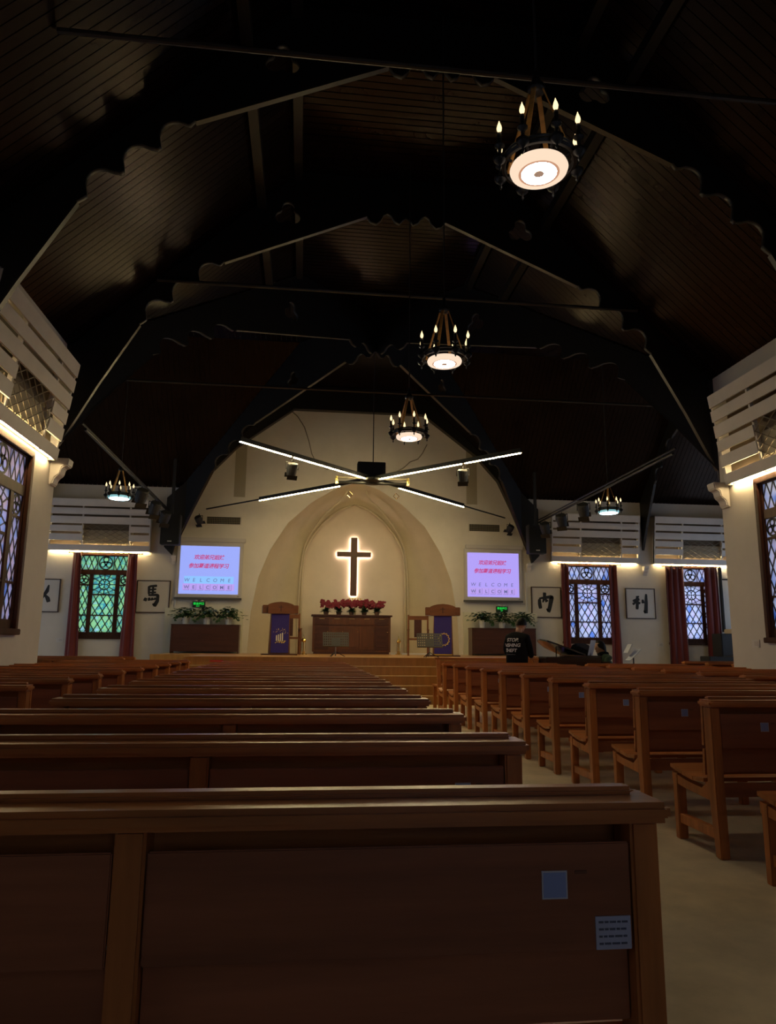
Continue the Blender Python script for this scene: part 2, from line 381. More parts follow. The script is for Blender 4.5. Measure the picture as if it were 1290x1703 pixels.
while y < 17.6:
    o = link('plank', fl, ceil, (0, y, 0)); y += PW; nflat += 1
L = math.hypot(ULOW-UF, (ULOW-UF)*SL)
ang = math.atan(SL)
def slope_mesh(u0, u1, s):
    # a board along the slope between u0 and u1 on the side s, its lower face on the roof line
    m = MB(); n = Vector((s*math.sin(ang), 0, math.cos(ang)))*.03
    vs = []
    for u in (u0, u1):
        for yy in (-PW/2+.006, PW/2-.006):
            p = Vector((AX+s*u, yy, zr(u))); vs += [p, p+n]
    m.add(vs, [(0, 2, 3, 1), (4, 5, 7, 6), (0, 1, 5, 4), (2, 6, 7, 3), (0, 4, 6, 2), (1, 3, 7, 5)])
    return m.mesh('plank', 'dark_plank')
for s in (-1, 1):
    base = slope_mesh(UF, ULOW, s); y = 4.6
    while y < YM-UF-.1:
        ul = min(ULOW, abs(YM-y))
        link('plank', base if ul >= ULOW-.01 else slope_mesh(UF, ul, s), ceil, (0, y, 0)); y += PW
# the far and transept boards are lost in the dark: joined
st = MB()
def sl_board(s, axis, t, q=1):
    ul = min(ULOW, abs(t)); n = .03
    if ul <= UF+.05: return
    vs = []
    for u in (UF, ul):
        for d in (-PW/2+.006, PW/2-.006):
            for h in (0, n):
                vs.append((AX+s*u, YM+t+d, zr(u)+h) if axis == 'n' else (AX+t+d, YM+s*u, zr(u)+h))
    st.add(vs, [(0, 2, 3, 1), (4, 5, 7, 6), (0, 1, 5, 4), (2, 6, 7, 3), (0, 4, 6, 2), (1, 3, 7, 5)])
for s in (-1, 1):
    t = UF+.1
    while t < 5.5: sl_board(s, 'n', t); t += PW
    for g in (-1, 1):
        t = UF+.1
        while t < 12.2: sl_board(s, 't', g*t); t += PW
y = 17.7
while y < 22: st.box(AX-UF, AX+UF, y-PW/2+.006, y+PW/2-.006, ZF, ZF+.03); y += PW
x = -10.6
while x < 14.7:
    if abs(x-AX) > UF: st.box(x-PW/2+.006, x+PW/2-.006, YM-UF, YM+UF, ZF, ZF+.03)
    x += PW
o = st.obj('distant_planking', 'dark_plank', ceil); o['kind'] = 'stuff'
for s in (-1, 1):
    for u in (UF+.02, UF+.62):
        MB().box(AX+s*u-.07, AX+s*u+.07, 3, YM-u-.1, zr(u)-.16, zr(u)+.01).obj('purlin', 'truss_timber', ceil)

# ------------------------------------------------------------------ trusses
def bites(a, b, n, depth, k=7):
    """scalloped edge from a to b: n rounded bites away from the opening, with cusps between them"""
    a, b = Vector(a), Vector(b); d = (b-a)/n; nrm = Vector((d.y, -d.x)).normalized()
    if nrm.y < 0: nrm = -nrm
    out = []
    for i in range(n):
        p = a+d*i
        out.append(tuple(p-nrm*.05)); out.append(tuple(p+d*.10-nrm*.05))
        for j in range(k+1):
            t = .16+.76*j/k; out.append(tuple(p+d*t+nrm*depth*math.sin(PI*j/k)**.6))
        out.append(tuple(p+d*.97-nrm*.02))
    return out
half = [(5.44, 3.98), (5.42, 4.19), (4.92, 5.19), (4.34, 6.24)]+bites((4.30, 6.33), (3.10, 7.40), 3, .16)+[(3.05, 7.44), (.70, 8.47), (.62, 8.36), (.52, 8.33), (.44, 8.40), (.40, 8.50), (.33, 8.54), (.26, 8.50), (.20, 8.40), (.12, 8.36), (.06, 8.44), (0, 8.50)]
def tref(u, z, r=.13):
    pts = []
    cs = [(math.cos(a), math.sin(a)) for a in (PI/2, PI/2+2*PI/3, PI/2+4*PI/3)]
    for k, (cx_, cz_) in enumerate(cs):
        a0 = PI/2+k*2*PI/3
        for j in range(9):
            a = a0-PI*.62+PI*1.24*j/8; pts.append((u+cx_*r*.95+r*.82*math.cos(a), z+cz_*r*.95+r*.82*math.sin(a)))
    return pts
def truss_mesh(scale=1.0, dz=0, half=half, thick=.07, holes=True, foot=True):
    inner = [(-u*scale, z+dz*max(0, (z-4)/4.5)) for u, z in half]+[(u*scale, z+dz*max(0, (z-4)/4.5)) for u, z in half[::-1][1:]]
    e = 5.72
    outer = [(e*scale, 3.98), (e*scale, zr(e)-.01), (UF*scale, ZF-.01), (-UF*scale, ZF-.01), (-e*scale, zr(e)-.01), (-e*scale, 3.98)]
    ps = [inner+outer]
    if holes: ps += [tref(-2.03*scale, 8.38+dz*.9), tref(2.03*scale, 8.38+dz*.9)]
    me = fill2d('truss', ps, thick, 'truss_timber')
    for v in me.vertices: v.co.y -= thick/2
    return me
def edge_mesh(scale=1.0, dz=0, half=half, thick=.078):
    out = []; pts = [Vector((u*scale, 0, z+dz*max(0, (z-4)/4.5))) for u, z in half]
    for s in (-1, 1):
        for a, b in zip(pts, pts[1:]):
            if (b-a).length < .8: continue
            a2, b2 = Vector((a.x*s, 0, a.z)), Vector((b.x*s, 0, b.z)); d = (b2-a2).normalized(); n = Vector((-d.z, 0, d.x))
            if n.z > 0: n = -n
            vs = [p+n*h+Vector((0, y, 0)) for p in (a2, b2) for h in (0, .03) for y in (-thick/2, thick/2)]
            out.append(MB().add(vs, [(0, 1, 3, 2), (4, 6, 7, 5), (0, 4, 5, 1), (2, 3, 7, 6), (0, 2, 6, 4), (1, 5, 7, 3)]).mesh('edge_batten', 'truss_edge'))
    return out
tm, em = truss_mesh(), edge_mesh()
def truss(x, y, rz, label, tm=tm, em=em):
    t = thing('roof_truss', label, 'roof truss', (x, y, 0), rz, 'roof trusses'); link('truss_web', tm, t); [link('edge_batten', e_, t) for e_ in em]; return t
truss(AX, 8.0, 0, 'scalloped black timber roof truss nearest the viewer')
truss(AX, 11.3, 0, 'scalloped black roof truss at the near edge of the crossing')
td, ed = truss_mesh(1.4142, -.2), edge_mesh(1.4142, -.2)
truss(AX, YM, PI/4, 'diagonal black truss crossing from near left to far right', td, ed)
truss(AX, YM, -PI/4, 'diagonal black truss crossing from near right to far left', td, ed)
hb = [(5.5, 3.76), (5.42, 4.1), (4.9, 5.4), (4.46, 6.35), (3.75, 7.15), (2.05, 8.45), (0, 8.45)]
tb, eb = truss_mesh(1, 0, hb, .2, False), edge_mesh(1, 0, hb, .22)
truss(AX, 21.87, 0, 'plain black roof truss against the lit far wall', tb, eb)
truss(AX-9.25, YM, PI/2, 'black roof truss across the left transept')
truss(AX+9.25, YM, PI/2, 'black roof truss across the right transept')
for y, z, lab, e in ((6.34, 7.0, 'thin steel tie rod highest in the picture, near the viewer', 4.09), (11.22, 7.0, 'thin steel tie rod across the nave at the second truss', 4.09), (16.0, 7.0, 'thin steel tie rod spanning the crossing before the far wall', 9.0)):
    o = MB().tube([(AX-e, y, z), (AX+e, y, z)], .03, 8).obj('tie_rod', 'truss_edge'); tag(o, lab, 'tie rod', 'steel tie rods')

# ------------------------------------------------------------------ windows
def clip(poly, x0, x1, z0, z1):
    for ax, lim, sg in ((0, x0, 1), (0, x1, -1), (1, z0, 1), (1, z1, -1)):
        out = []
        for i in range(len(poly)):
            a, b = poly[i], poly[(i+1) % len(poly)]; da, db = sg*(a[ax]-lim), sg*(b[ax]-lim)
            if da >= 0: out.append(a)
            if da*db < 0: t = da/(da-db); out.append((lerp(a[0], b[0], t), lerp(a[1], b[1], t)))
        poly = out
        if len(poly) < 3: return None
    return poly
def seg(m, a, b, w, y0, y1):
    d = Vector((b[0]-a[0], b[1]-a[1])); l = d.length
    if l < 1e-4: return
    d /= l; n = Vector((-d.y, d.x))*w/2
    m.prism([(a[0]+n.x, a[1]+n.y), (b[0]+n.x, b[1]+n.y), (b[0]-n.x, b[1]-n.y), (a[0]-n.x, a[1]-n.y)], y0, y1, 'y')
def clip_seg(a, b, x0, x1, z0, z1):
    t0, t1 = 0., 1.; d = (b[0]-a[0], b[1]-a[1])
    for p, q in ((-d[0], a[0]-x0), (d[0], x1-a[0]), (-d[1], a[1]-z0), (d[1], z1-a[1])):
        if abs(p) < 1e-9:
            if q < 0: return None
        else:
            r = q/p
            if p < 0: t0 = max(t0, r)
            else: t1 = min(t1, r)
    if t0 >= t1: return None
    return (a[0]+d[0]*t0, a[1]+d[1]*t0), (a[0]+d[0]*t1, a[1]+d[1]*t1)
GY = .05                                       # glass plane behind the inner wall face
def window(name, label, loc, rz, gm, detailed=True):
    t = bpy.data.objects.new(name, None); COL.objects.link(t); t.location = loc; t.rotation_euler = (0, 0, rz); tag(t, label, 'window', kind='structure')
    w = WIN_W/2; z0, z1 = WZ0, WZ1; fr = MB()
    fr.box(-w, -w+.075, .02, .16, z0, z1).box(w-.075, w, .02, .16, z0, z1).box(-w+.075, w-.075, .02, .16, z1-.05, z1).box(-w+.075, w-.075, .02, .16, z0, z0+.12)
    fr.obj('window_frame', 'window_wood', t, bevel=.008)
    ar = MB(); ar.box(-w-.05, -w+.03, -.03, .02, z0-.05, z1).box(w-.03, w+.05, -.03, .02, z0-.05, z1).box(-w-.05, w+.05, -.03, .02, z1-.03, z1+.06); ar.obj('architrave', 'window_wood', t, bevel=.006)
    MB().box(-w-.07, w+.07, -.06, .06, z0-.08, z0).obj('window_sill', 'window_wood', t, bevel=.008)
    MB().box(-w+.075, w-.075, .02, .15, 3.14, 3.29).obj('transom', 'window_wood', t, bevel=.008)
    for s in (-1, 1): MB().box(s*.375-.06, s*.375+.06, .025, .15, z0+.12, 3.14).obj('mullion', 'window_wood', t, bevel=.008)
    MB().box(-w+.075, w-.075, .03, .09, 1.945, 1.975).obj('cross_rail', 'window_wood', t)
    lights = []   # x0,x1,z0,z1,kind,dw,dh
    xi, xo = .435, w-.075
    lights.append((-.315, .315, 1.48, 1.945, 'd', .21, .34)); lights.append((-.315, .315, 1.975, 2.54, 'd', .21, .34)); lights.append((-.315, .315, 2.58, 3.14, 'r', 0, 0))
    for s in (-1, 1):
        a, b = (s*xi, s*xo) if s > 0 else (s*xo, s*xi)
        lights += [(a, b, 1.48, 1.945, 'd', .155, .34), (a, b, 1.975, 2.82, 'd', .155, .34), (a, b, 2.86, 3.14, 't', 0, 0)]
        c, d = (.24, xo) if s > 0 else (-xo, -.24)
        lights.append((c, d, 3.29, 3.69, 'd', .165, .42))
    lights.append((-.22, .22, 3.29, 3.69, 't', 0, 0))
    bars = MB()
    for s in (-1, 1):
        a, b = (s*xi, s*xo) if s > 0 else (s*xo, s*xi)
        bars.box(a, b, .04, .12, 2.82, 2.86); bars.box(s*.23-.012, s*.23+.012, .06, .12, 3.29, 3.69)
    bars.box(-.315, .315, .04, .12, 2.54, 2.58); bars.obj('glazing_bar', 'window_wood', t)
    for (x0, x1, a0, a1, kd, dw, dh) in lights:
        if not detailed:
            MB().box(x0, x1, GY, GY+.008, a0, a1).obj('pane', gm, t); continue
        m = MB(); cx, cz = (x0+x1)/2, (a0+a1)/2
        if kd == 'd':
            i0 = int((x1-x0)/dw)+2; j0 = int((a1-a0)/dh)+2
            for i in range(-i0*2, i0*2+1):
                for j in range(-j0*2, j0*2+1):
                    if (i+j) % 2: continue
                    c = (cx+i*dw/2, cz+j*dh/2); g = .47
                    p = clip([(c[0]-dw*g, c[1]), (c[0], c[1]-dh*g), (c[0]+dw*g, c[1]), (c[0], c[1]+dh*g)], x0, x1, a0, a1)
                    if p:
                        ar_ = abs(sum(p[q][0]*p[(q+1) % len(p)][1]-p[(q+1) % len(p)][0]*p[q][1] for q in range(len(p))))/2
                        if ar_ > .0008: MB().prism(p, GY, GY+.008, 'y').obj('pane', gm, t)
                    for e in ((c[0]+dw/2, c[1]+0), ):
                        pass
            for i in range(-i0*2, i0*2+1):
                for sg in (-1, 1):
                    bx = cx+dw/2+i*dw; r = clip_seg((bx-3*dw, cz-sg*3*dh), (bx+3*dw, cz+sg*3*dh), x0, x1, a0, a1)
                    if r: seg(m, r[0], r[1], .023, GY-.006, GY+.012)
        elif kd == 'r':
            MB().box(x0, x1, GY, GY+.008, a0, a1).obj('pane', gm, t)
            R = .15
            for k in range(12):
                a = k*PI/6; d = (math.cos(a), math.sin(a)); r = clip_seg((cx+d[0]*R, cz+d[1]*R), (cx+d[0]*.6, cz+d[1]*.6), x0, x1, a0, a1)
                if r: seg(m, r[0], r[1], .023, GY-.006, GY+.012)
            for k in range(24):
                a, b = 2*PI*k/24, 2*PI*(k+1)/24; seg(m, (cx+R*math.cos(a), cz+R*math.sin(a)), (cx+R*math.cos(b), cz+R*math.sin(b)), .03, GY-.008, GY+.014)
            for k in range(4):
                a = k*PI/2; e = (cx+R*math.cos(a), cz+R*math.sin(a)); f = (cx+.06*math.cos(a), cz+.06*math.sin(a))
                seg(m, (cx, cz), f, .018, GY-.008, GY+.014)
                for q in (-.32, .32): seg(m, f, (cx+R*math.cos(a+q), cz+R*math.sin(a+q)), .02, GY-.008, GY+.014)
            for s in (-1, 1):
                seg(m, (x0, cz+s*.14), (cx+s*0, a0 if s < 0 else a1), .0139, GY-.006, GY+.012); seg(m, (x1, cz+s*.14), (cx, a0 if s < 0 else a1), .0139, GY-.006, GY+.012)
        else:
            MB().box(x0, x1, GY, GY+.008, a0, a1).obj('pane', gm, t)
            R = min(x1-x0, a1-a0)/2
            def arc(c, r, wd, n=18):
                for k in range(n):
                    a, b = 2*PI*k/n, 2*PI*(k+1)/n; seg(m, (c[0]+r*math.cos(a), c[1]+r*math.sin(a)), (c[0]+r*math.cos(b), c[1]+r*math.sin(b)), wd, GY-.008, GY+.014)
            arc((cx, cz), R-.01, .03)
            for k in range(3):
                a = PI/2+k*2*PI/3; c = (cx+R*.5*math.cos(a), cz+R*.5*math.sin(a)); arc(c, R*.37, .022+.03*R, 14)
                a2 = a+PI/3; seg(m, (cx+R*.12*math.cos(a2), cz+R*.12*math.sin(a2)), (cx+R*.42*math.cos(a2), cz+R*.42*math.sin(a2)), R*.34, GY-.008, GY+.014)
        m.obj('lattice' if kd == 'd' else 'tracery', 'lead', t)
    return t
window('window_1', 'leaded window, foliage green put into its glass, between red curtains', (WBX[0], 22.0, 0), 0, 'glass_foliage')
window('window_2', 'leaded window with pale blue glass above the piano', (WBX[1], 22.0, 0), 0, 'glass_white')
window('window_3', 'leaded window half hidden by the wide curtain at far right', (WBX[2], 22.0, 0), 0, 'glass_white')
for i, y in enumerate(TWY):  # unseen windows added to bring more daylight into the transepts
    for q, (xg_, lab) in enumerate(((-10.75, 'left'), (14.95, 'right'))):
        rw = bpy.data.objects.new('window_%d' % (20+2*i+q), None); COL.objects.link(rw); tag(rw, 'large window added for daylight in the end wall of the %s transept' % lab, 'window', kind='structure')
        for a in range(3):
            for b in range(3): MB().box(xg_-.005, xg_+.005, y-1.2+a*.8+.03, y-1.2+a*.8+.77, 1.0+b*1.133+.03, 1.0+b*1.133+1.10).obj('pane', 'glass_fill', rw)
        m = MB()
        for a in range(4): m.box(xg_-.05, xg_+.05, y-1.2+a*.8-.04, y-1.2+a*.8+.04, 1.0, 4.4)
        for b in range(4): m.box(xg_-.045, xg_+.045, y-1.2, y+1.2, 1.0+b*1.133-.04, 1.0+b*1.133+.04)
        m.obj('window_frame', 'window_wood', rw)
    portal(-10.9, y, 2.7, 3.4, 2.4, (0, -PI/2, 0)); portal(15.1, y, 2.7, 3.4, 2.4, (0, PI/2, 0))
for i, y in enumerate(NWY):
    window('window_%d' % (4+2*i), 'tall leaded window in the left nave wall' if i == 0 else 'leaded window of the left nave wall beside the viewer', (XL, y, 0), PI/2, 'glass_pink' if i == 0 else 'glass_clear', i == 0)
    window('window_%d' % (5+2*i), 'tall leaded window in the right nave wall' if i == 0 else 'leaded window of the right nave wall beside the viewer', (XR, y, 0), -PI/2, 'glass_white' if i == 0 else 'glass_clear', i == 0)
    portal(XL-.3, y, 2.5, 1.6, 2.3, (0, -PI/2, 0)); portal(XR+.3, y, 2.5, 1.6, 2.3, (0, PI/2, 0))
rw = bpy.data.objects.new('window_30', None); COL.objects.link(rw); tag(rw, 'large clear window added for daylight in the rear wall behind the viewer', 'window', kind='structure')  # unseen window added to throw daylight from behind
for i in range(4):
    for j in range(3): MB().box(AX-1.2+i*.6+.04, AX-1.2+i*.6+.56, -5.62, -5.61, .9+j*.9+.04, .9+j*.9+.86).obj('pane', 'glass_clear', rw)
m = MB()
for i in range(5): m.box(AX-1.2+i*.6-.05, AX-1.2+i*.6+.05, -5.66, -5.56, .9, 3.6)
for j in range(4): m.box(AX-1.2, AX+1.2, -5.655, -5.565, .9+j*.9-.05, .9+j*.9+.05)
m.obj('window_frame', 'window_wood', rw)
portal(AX, -5.75, 2.25, 2.4, 2.7, (PI/2, 0, 0))
for x in WBX: portal(x, 22.3, 2.5, 1.6, 2.3, (-PI/2, 0, 0))

# ------------------------------------------------------------------ slatted covers over the windows
def cover(label, loc, rz, wid=2.9):
    t = thing('slatted_cover', label, 'slatted cover', loc, rz, 'slatted covers above the windows')
    zb, zt, pb, pt = 3.83, 5.33, .13, .34          # bottom/top, how far each stands off the wall (local -y)
    def at(x, h): return Vector((x, -lerp(pb, pt, h/1.5), zb+h))
    tilt = math.atan2(pt-pb, zt-zb)
    def board(x0, x1, h0, h1, nm='board', th=.025):
        m = MB(); vs = []
        for x in (x0, x1):
            for h in (h0, h1):
                p = at(x, h); vs += [p, p+Vector((0, th, 0))]
        m.add(vs, [(0, 1, 3, 2), (4, 6, 7, 5), (0, 4, 5, 1), (2, 3, 7, 6), (0, 2, 6, 4), (1, 5, 7, 3)]); m.obj(nm, 'white_paint', t)
    w = wid/2; gx0, gx1 = -w+wid*.335, -w+wid*.79
    for top, bot in ((0, .205), (.265, .445), (.51, .715)): board(-w, w, 1.5-bot, 1.5-top)
    board(-w, w, 0, .17, 'bottom_board')
    for top, bot in ((.775, .95), (1.02, 1.21)):
        board(-w, gx0, 1.5-bot, 1.5-top); board(gx1, w, 1.5-bot, 1.5-top)
    for x in (-w+.02, gx0-.01, gx1+.01, w-.02):
        m = MB(); vs = []
        for h in (0.01, 1.49):
            p = at(x, h)
            for dx in (-.02, .02): vs += [p+Vector((dx, .027, 0)), p+Vector((dx, .09, 0))]
        m.add(vs, [(0, 1, 3, 2), (4, 6, 7, 5), (0, 4, 5, 1), (2, 3, 7, 6), (0, 2, 6, 4), (1, 5, 7, 3)]); m.obj('batten', 'white_paint', t)
    for s in (-1, 1):
        m = MB(); m.prism([(-pb+.026, zb), (-.005, zb), (-.005, zt+.02), (-pt+.026, zt+.02)], s*w-.012-s*.012, s*w+.012-s*.012, 'x'); m.obj('end_panel', 'white_paint', t)
    m = MB(); hh0, hh1 = .17, .785; gw = gx1-gx0; n = 7
    for i in range(-n, n+1):
        for sg in (-1, 1):
            r = clip_seg((gx0+gw*i/5.0, hh0), (gx0+gw*i/5.0+sg*(hh1-hh0)*1.75, hh1), gx0, gx1, hh0, hh1)
            if r: m.tube([at(*r[0])+Vector((0, .02, 0)), at(*r[1])+Vector((0, .02, 0))], .008, 5)
    m.obj('lattice_grille', 'black_metal' if False else 'cable_grey', t)
    m = MB(); m.box(gx0-.1, gx1+.1, -.11, -.02, zb+.2, zb+.62); u = m.obj('air_unit', 'ac_metal', t, bevel=.02)
    MB().box(-w+.03, w-.03, -.02, -.003, zb+.02, zt).obj('back_panel', 'cover_shade', t)  # dark backing added, shade inside the cover put into its colour
    MB().box(-w, w, -pt+.027, -.002, zt+.001, zt+.02).obj('shading_lid', 'white_paint', t)  # unseen lid added to keep light out of the cover
    MB().box(-w+.06, w-.06, -.075, -.06, zb+.012, zb+.026).obj('led_strip', 'led_warm', t)
    return t
CB = [(-6.03, 'left of the left projection screen'), (9.15, 'above the piano window'), (12.55, 'at far right above the half-hidden window')]
for x, lab in CB: cover('white slatted cover with lattice panel, '+lab, (x, 22.0, 0), 0)
cover('white slatted cover on the left nave wall, cut by the picture edge', (XL, 9.40, 0), PI/2)
cover('white slatted cover on the right nave wall, cut by the picture edge', (XR, 9.40, 0), -PI/2)

# ------------------------------------------------------------------ corbels
def corbel(x, y, z, rz, label, s=1.0):
    p = [(0, 0), (0, -.42*s), (-.05*s, -.40*s), (-.08*s, -.30*s), (-.15*s, -.24*s), (-.17*s, -.14*s), (-.25*s, -.11*s), (-.27*s, 0)]
    o = MB().prism(p, -.11*s, .11*s, 'x').obj('corbel', 'trim_white', None, bevel=.012); o.location = (x, y, z); o.rotation_euler = (0, 0, rz)
    return tag(o, label, 'corbel', 'white corbels under the truss feet')
corbel(XL+.002, 11.06, 3.9, PI/2, 'white scroll corbel at the corner of the left nave wall')
corbel(XR-.002, 11.06, 3.9, -PI/2, 'white scroll corbel at the corner of the right nave wall')
corbel(XL-.18, 11.2, 3.9, PI, 'white corbel turned to the left transept', .9); corbel(XR+.18, 11.2, 3.9, PI, 'white corbel turned to the right transept', .9)
corbel(XL-.06, 21.998, 3.74, 0, 'small white corbel left of the left screen', .62); corbel(XR+.04, 21.998, 3.74, 0, 'small white corbel right of the right screen', .62)
corbel(10.81, 21.998, 3.74, 0, 'small white corbel between the two right-hand covers', .7)

# ------------------------------------------------------------------ stage
stg = bpy.data.objects.new('stage', None); COL.objects.link(stg); tag(stg, 'wooden stage with broad steps in front of the niche', 'stage', kind='structure')
SH = .91
MB().box(AX-4.1, AX+4.1, 16.25, 19, 0, SH).box(AX-5.36, AX+5.36, 19, 21.995, 0, SH).box(AX-1.9, AX+1.9, 21.995, 23.2, 0, SH-.01).box(AX-3.1, AX+3.1, 21.996, 22.3, 0, SH-.012).obj('platform', 'stage_wood', stg)
MB().box(AX-4.1, AX+4.1, 16.22, 16.27, SH, SH+.012).obj('nosing', 'nosing', stg)
for k in range(1, 5):
    h = SH-k*.187; y1 = 16.25-(k-1)*.3; y0 = y1-.3
    MB().box(AX-4.1, AX+4.1, y0, y1, 0, h).obj('step', 'stage_wood', stg); MB().box(AX-4.1, AX+4.1, y0-.012, y0+.06, h, h+.014).obj('nosing', 'nosing', stg)
o = MB().box(-1.98, -1.70, 16.205, 16.218, .80, .84).obj('step_label', 'red_label'); tag(o, 'small red label on the stage front at left', 'label')
for i, (a, b) in enumerate(((-4.03, -1.78), (4.86, 7.18))):
    o = MB().box(a, b, 21.86, 21.999, SH, 2.2).obj('trim_%d' % (i+3), 'cream_panel'); tag(o, 'cream half-height wall panel behind the %s plants' % ('left', 'right')[i], 'panel', kind='structure')

# ------------------------------------------------------------------ pews
PL = 2.08
def pew_proto():
    t = thing('pew', 'pew', 'pew'); H = PL/2
    MB().box(-H-.018, H+.018, -.075, .075, .852, .892).obj('cap_rail', 'pew_wood', t, bevel=.012)
    MB().box(-H+.02, H-.02, .012, .062, .890, .908).obj('cap_strip', 'pew_wood', t, bevel=.008)
    for x in (-H+.03, -.0, H-.03):
        MB().prism([(-.055, 0), (.005, 0), (.045, .40), (.045, .852), (-.045, .852), (-.045, .40)], x-.029, x+.029, 'x').obj('back_post', 'pew_wood_upright', t, bevel=.006)
        MB().prism([(.41, 0), (.46, 0), (.462, .40), (.405, .40)], x-.03, x+.03, 'x').obj('front_leg', 'pew_wood_upright', t, bevel=.005)
        MB().prism([(.04, .42), (.12, .365), (.30, .375), (.475, .405), (.475, .345), (.30, .325), (.04, .31)], x-.025, x+.025, 'x').obj('seat_bearer', 'pew_wood_upright', t)
        MB().box(x-.02, x+.02, -.01, .42, .10, .155).obj('stretcher', 'pew_wood_upright', t)
    for x0, x1 in ((-H+.062, -.032), (.032, H-.062)):
        MB().box(x0, x1, -.038, -.028, .612, .812).obj('back_panel', 'pew_wood_red', t, bevel=.003)
        MB().box(x0, x1, -.008, .009, .475, .625).obj('lower_board', 'pew_wood_red', t)
        MB().box(x0, x1, .005, .03, .33, .41).obj('seat_rail', 'pew_wood_red', t)
    for y0, z0, y1, z1 in ((.085, .405, .21, .392), (.215, .392, .34, .405), (.345, .405, .485, .43)):
        MB().prism([(y0, z0), (y1, z1), (y1, z1+.022), (y0, z0+.022)], -H, H, 'x').obj('seat_slat', 'pew_wood', t)
    for z0, z1, a in ((.45, .60, .062), (.62, .85, .055)):
        MB().prism([(a, z0), (a+.022, z0), (a+.012, z1), (a-.01, z1)], -H, H, 'x').obj('back_slat', 'pew_wood', t)
    return t
proto = pew_proto()
pew_parts = list(proto.children)
stm = MB().box(-.026, .026, -.002, 0, -.026, .026).mesh('sticker', 'sticker_edge'); stb = MB().box(-.023, .023, -.003, -.002, -.023, .023).mesh('sticker_print', 'sticker_blue')
ntm = MB().box(-.036, .036, -.003, 0, -.03, .03).mesh('paper_note', 'note_paper')
ni = MB()
for k in range(4):
    x = -.03
    while x < .028: l = random.uniform(.006, .016); ni.box(x, min(x+l, .03), -.0042, -.003, .018-k*.013, .0215-k*.013); x += l+.003
nim = ni.mesh('note_lines', 'note_ink'); stn = MB().box(-.012, .012, -.0015, 0, -.003, .003).mesh('mark', 'stain')
first_pew = [True]
def pew(x, y, label, group, sx=1.0, stick=None, note=None):
    global proto
    if first_pew[0]: t = proto; first_pew[0] = False
    else:
        t = proto.copy(); COL.objects.link(t)
        for c in pew_parts: c2 = c.copy(); COL.objects.link(c2); c2.parent = t
    t.location = (x, y, 0); t.scale = (sx, 1, 1); tag(t, label, 'pew', group)
    if stick is not None:
        s = link('sticker', stm, t, (stick, -.0385, .735)); s.scale = (1/sx, 1, 1); link('sticker_print', stb, s); link('mark', stn, t, (stick+.055, -.0385, .757))
    if note is not None:
        s = link('paper_note', ntm, t, (note, -.0385, .645)); link('note_lines', nim, s)
    return t
P = .927
G = 'wooden pews facing the stage'
xm = (.73-1.35)/2; sxm = 1.0*(.73+1.35)/PL
for k in range(13):
    y = 1.53+k*P; lab = 'nearest wooden pew, large across the bottom of the picture' if k == 0 else '%s wooden pew from the viewer, left of the main aisle' % ORD[k]
    pew(xm, y, lab, G, sxm, (.82, .84)[k] if k < 2 else None, .937 if k == 0 else None)
xr = 2.425+PL/2
for k in range(-1, 10):
    y = 4.235+k*P; lab = 'wooden pew end cut off by the right edge of the picture' if k < 0 else '%s whole wooden pew from the viewer, right of the main aisle' % ORD[k]
    pew(xr, y, lab, G, 1.0, [-.70, -.70, -.72, -.75, -.75, -.62, -.80, -.75, -.60, None, -.72][k] if k >= 0 else None)
xf = -1.93-.93; sxf = 1.86/PL
for k in range(10):
    y = 4.62+k*P
    pew(xf, y, '%s wooden pew from the viewer, along the left window wall' % ORD[k], G, sxf, .60 if k in (0, 1, 2) else None, .86 if k in (1, 4) else None)
xg = 5.0+.93
for k in range(7):
    y = 6.98+k*P
    pew(xg, y, '%s wooden pew from the viewer, along the right window wall' % ORD[k], G, sxf)
for k in range(3):
    for j, x in enumerate((-4.5, -6.9)):
        pew(x, 13.9+k*.95, '%s-row pew of the left transept, %s' % (ORD[k], ('beside the crossing', 'at its outer side')[j]), G)
for k in range(3):
    pew(9.4, 13.5+k*.95, '%s-row pew of the right transept, in front of the curtains' % ORD[k], G); pew(11.9, 13.5+k*.95, '%s-row pew of the right transept, at its outer side' % ORD[k], G)
# front benches with raked ends
for j, x in enumerate((3.55, 5.65)):
    t = thing('front_bench', ('raked-end bench in front of the stage steps, beside the aisle', 'raked-end bench in front of the stage, behind the piano')[j], 'bench', (x, 13.95 if j == 0 else 15.6, 0), 0, 'raked-end front benches'); h = 1.0
    MB().box(-h-.03, h+.03, -.06, .06, .93, .965).obj('top_rail', 'pew_wood', t, bevel=.008)
    for s in (-h+.04, h-.04):
        MB().prism([(-.05, .93), (.02, .93), (-.20, .0), (-.27, 0)], s-.035, s+.035, 'x').obj('raked_leg', 'pew_wood_upright', t); MB().box(s-.03, s+.03, .30, .36, 0, .42).obj('front_leg', 'pew_wood_upright', t)
    MB().box(-h+.08, h-.08, -.045, -.025, .70, .90).obj('back_panel', 'pew_wood', t); MB().box(-h+.08, h-.08, -.06, -.04, .50, .64).obj('lower_board', 'pew_wood_red', t)
    MB().box(-h, h, -.05, .40, .42, .45).obj('seat', 'pew_wood', t)

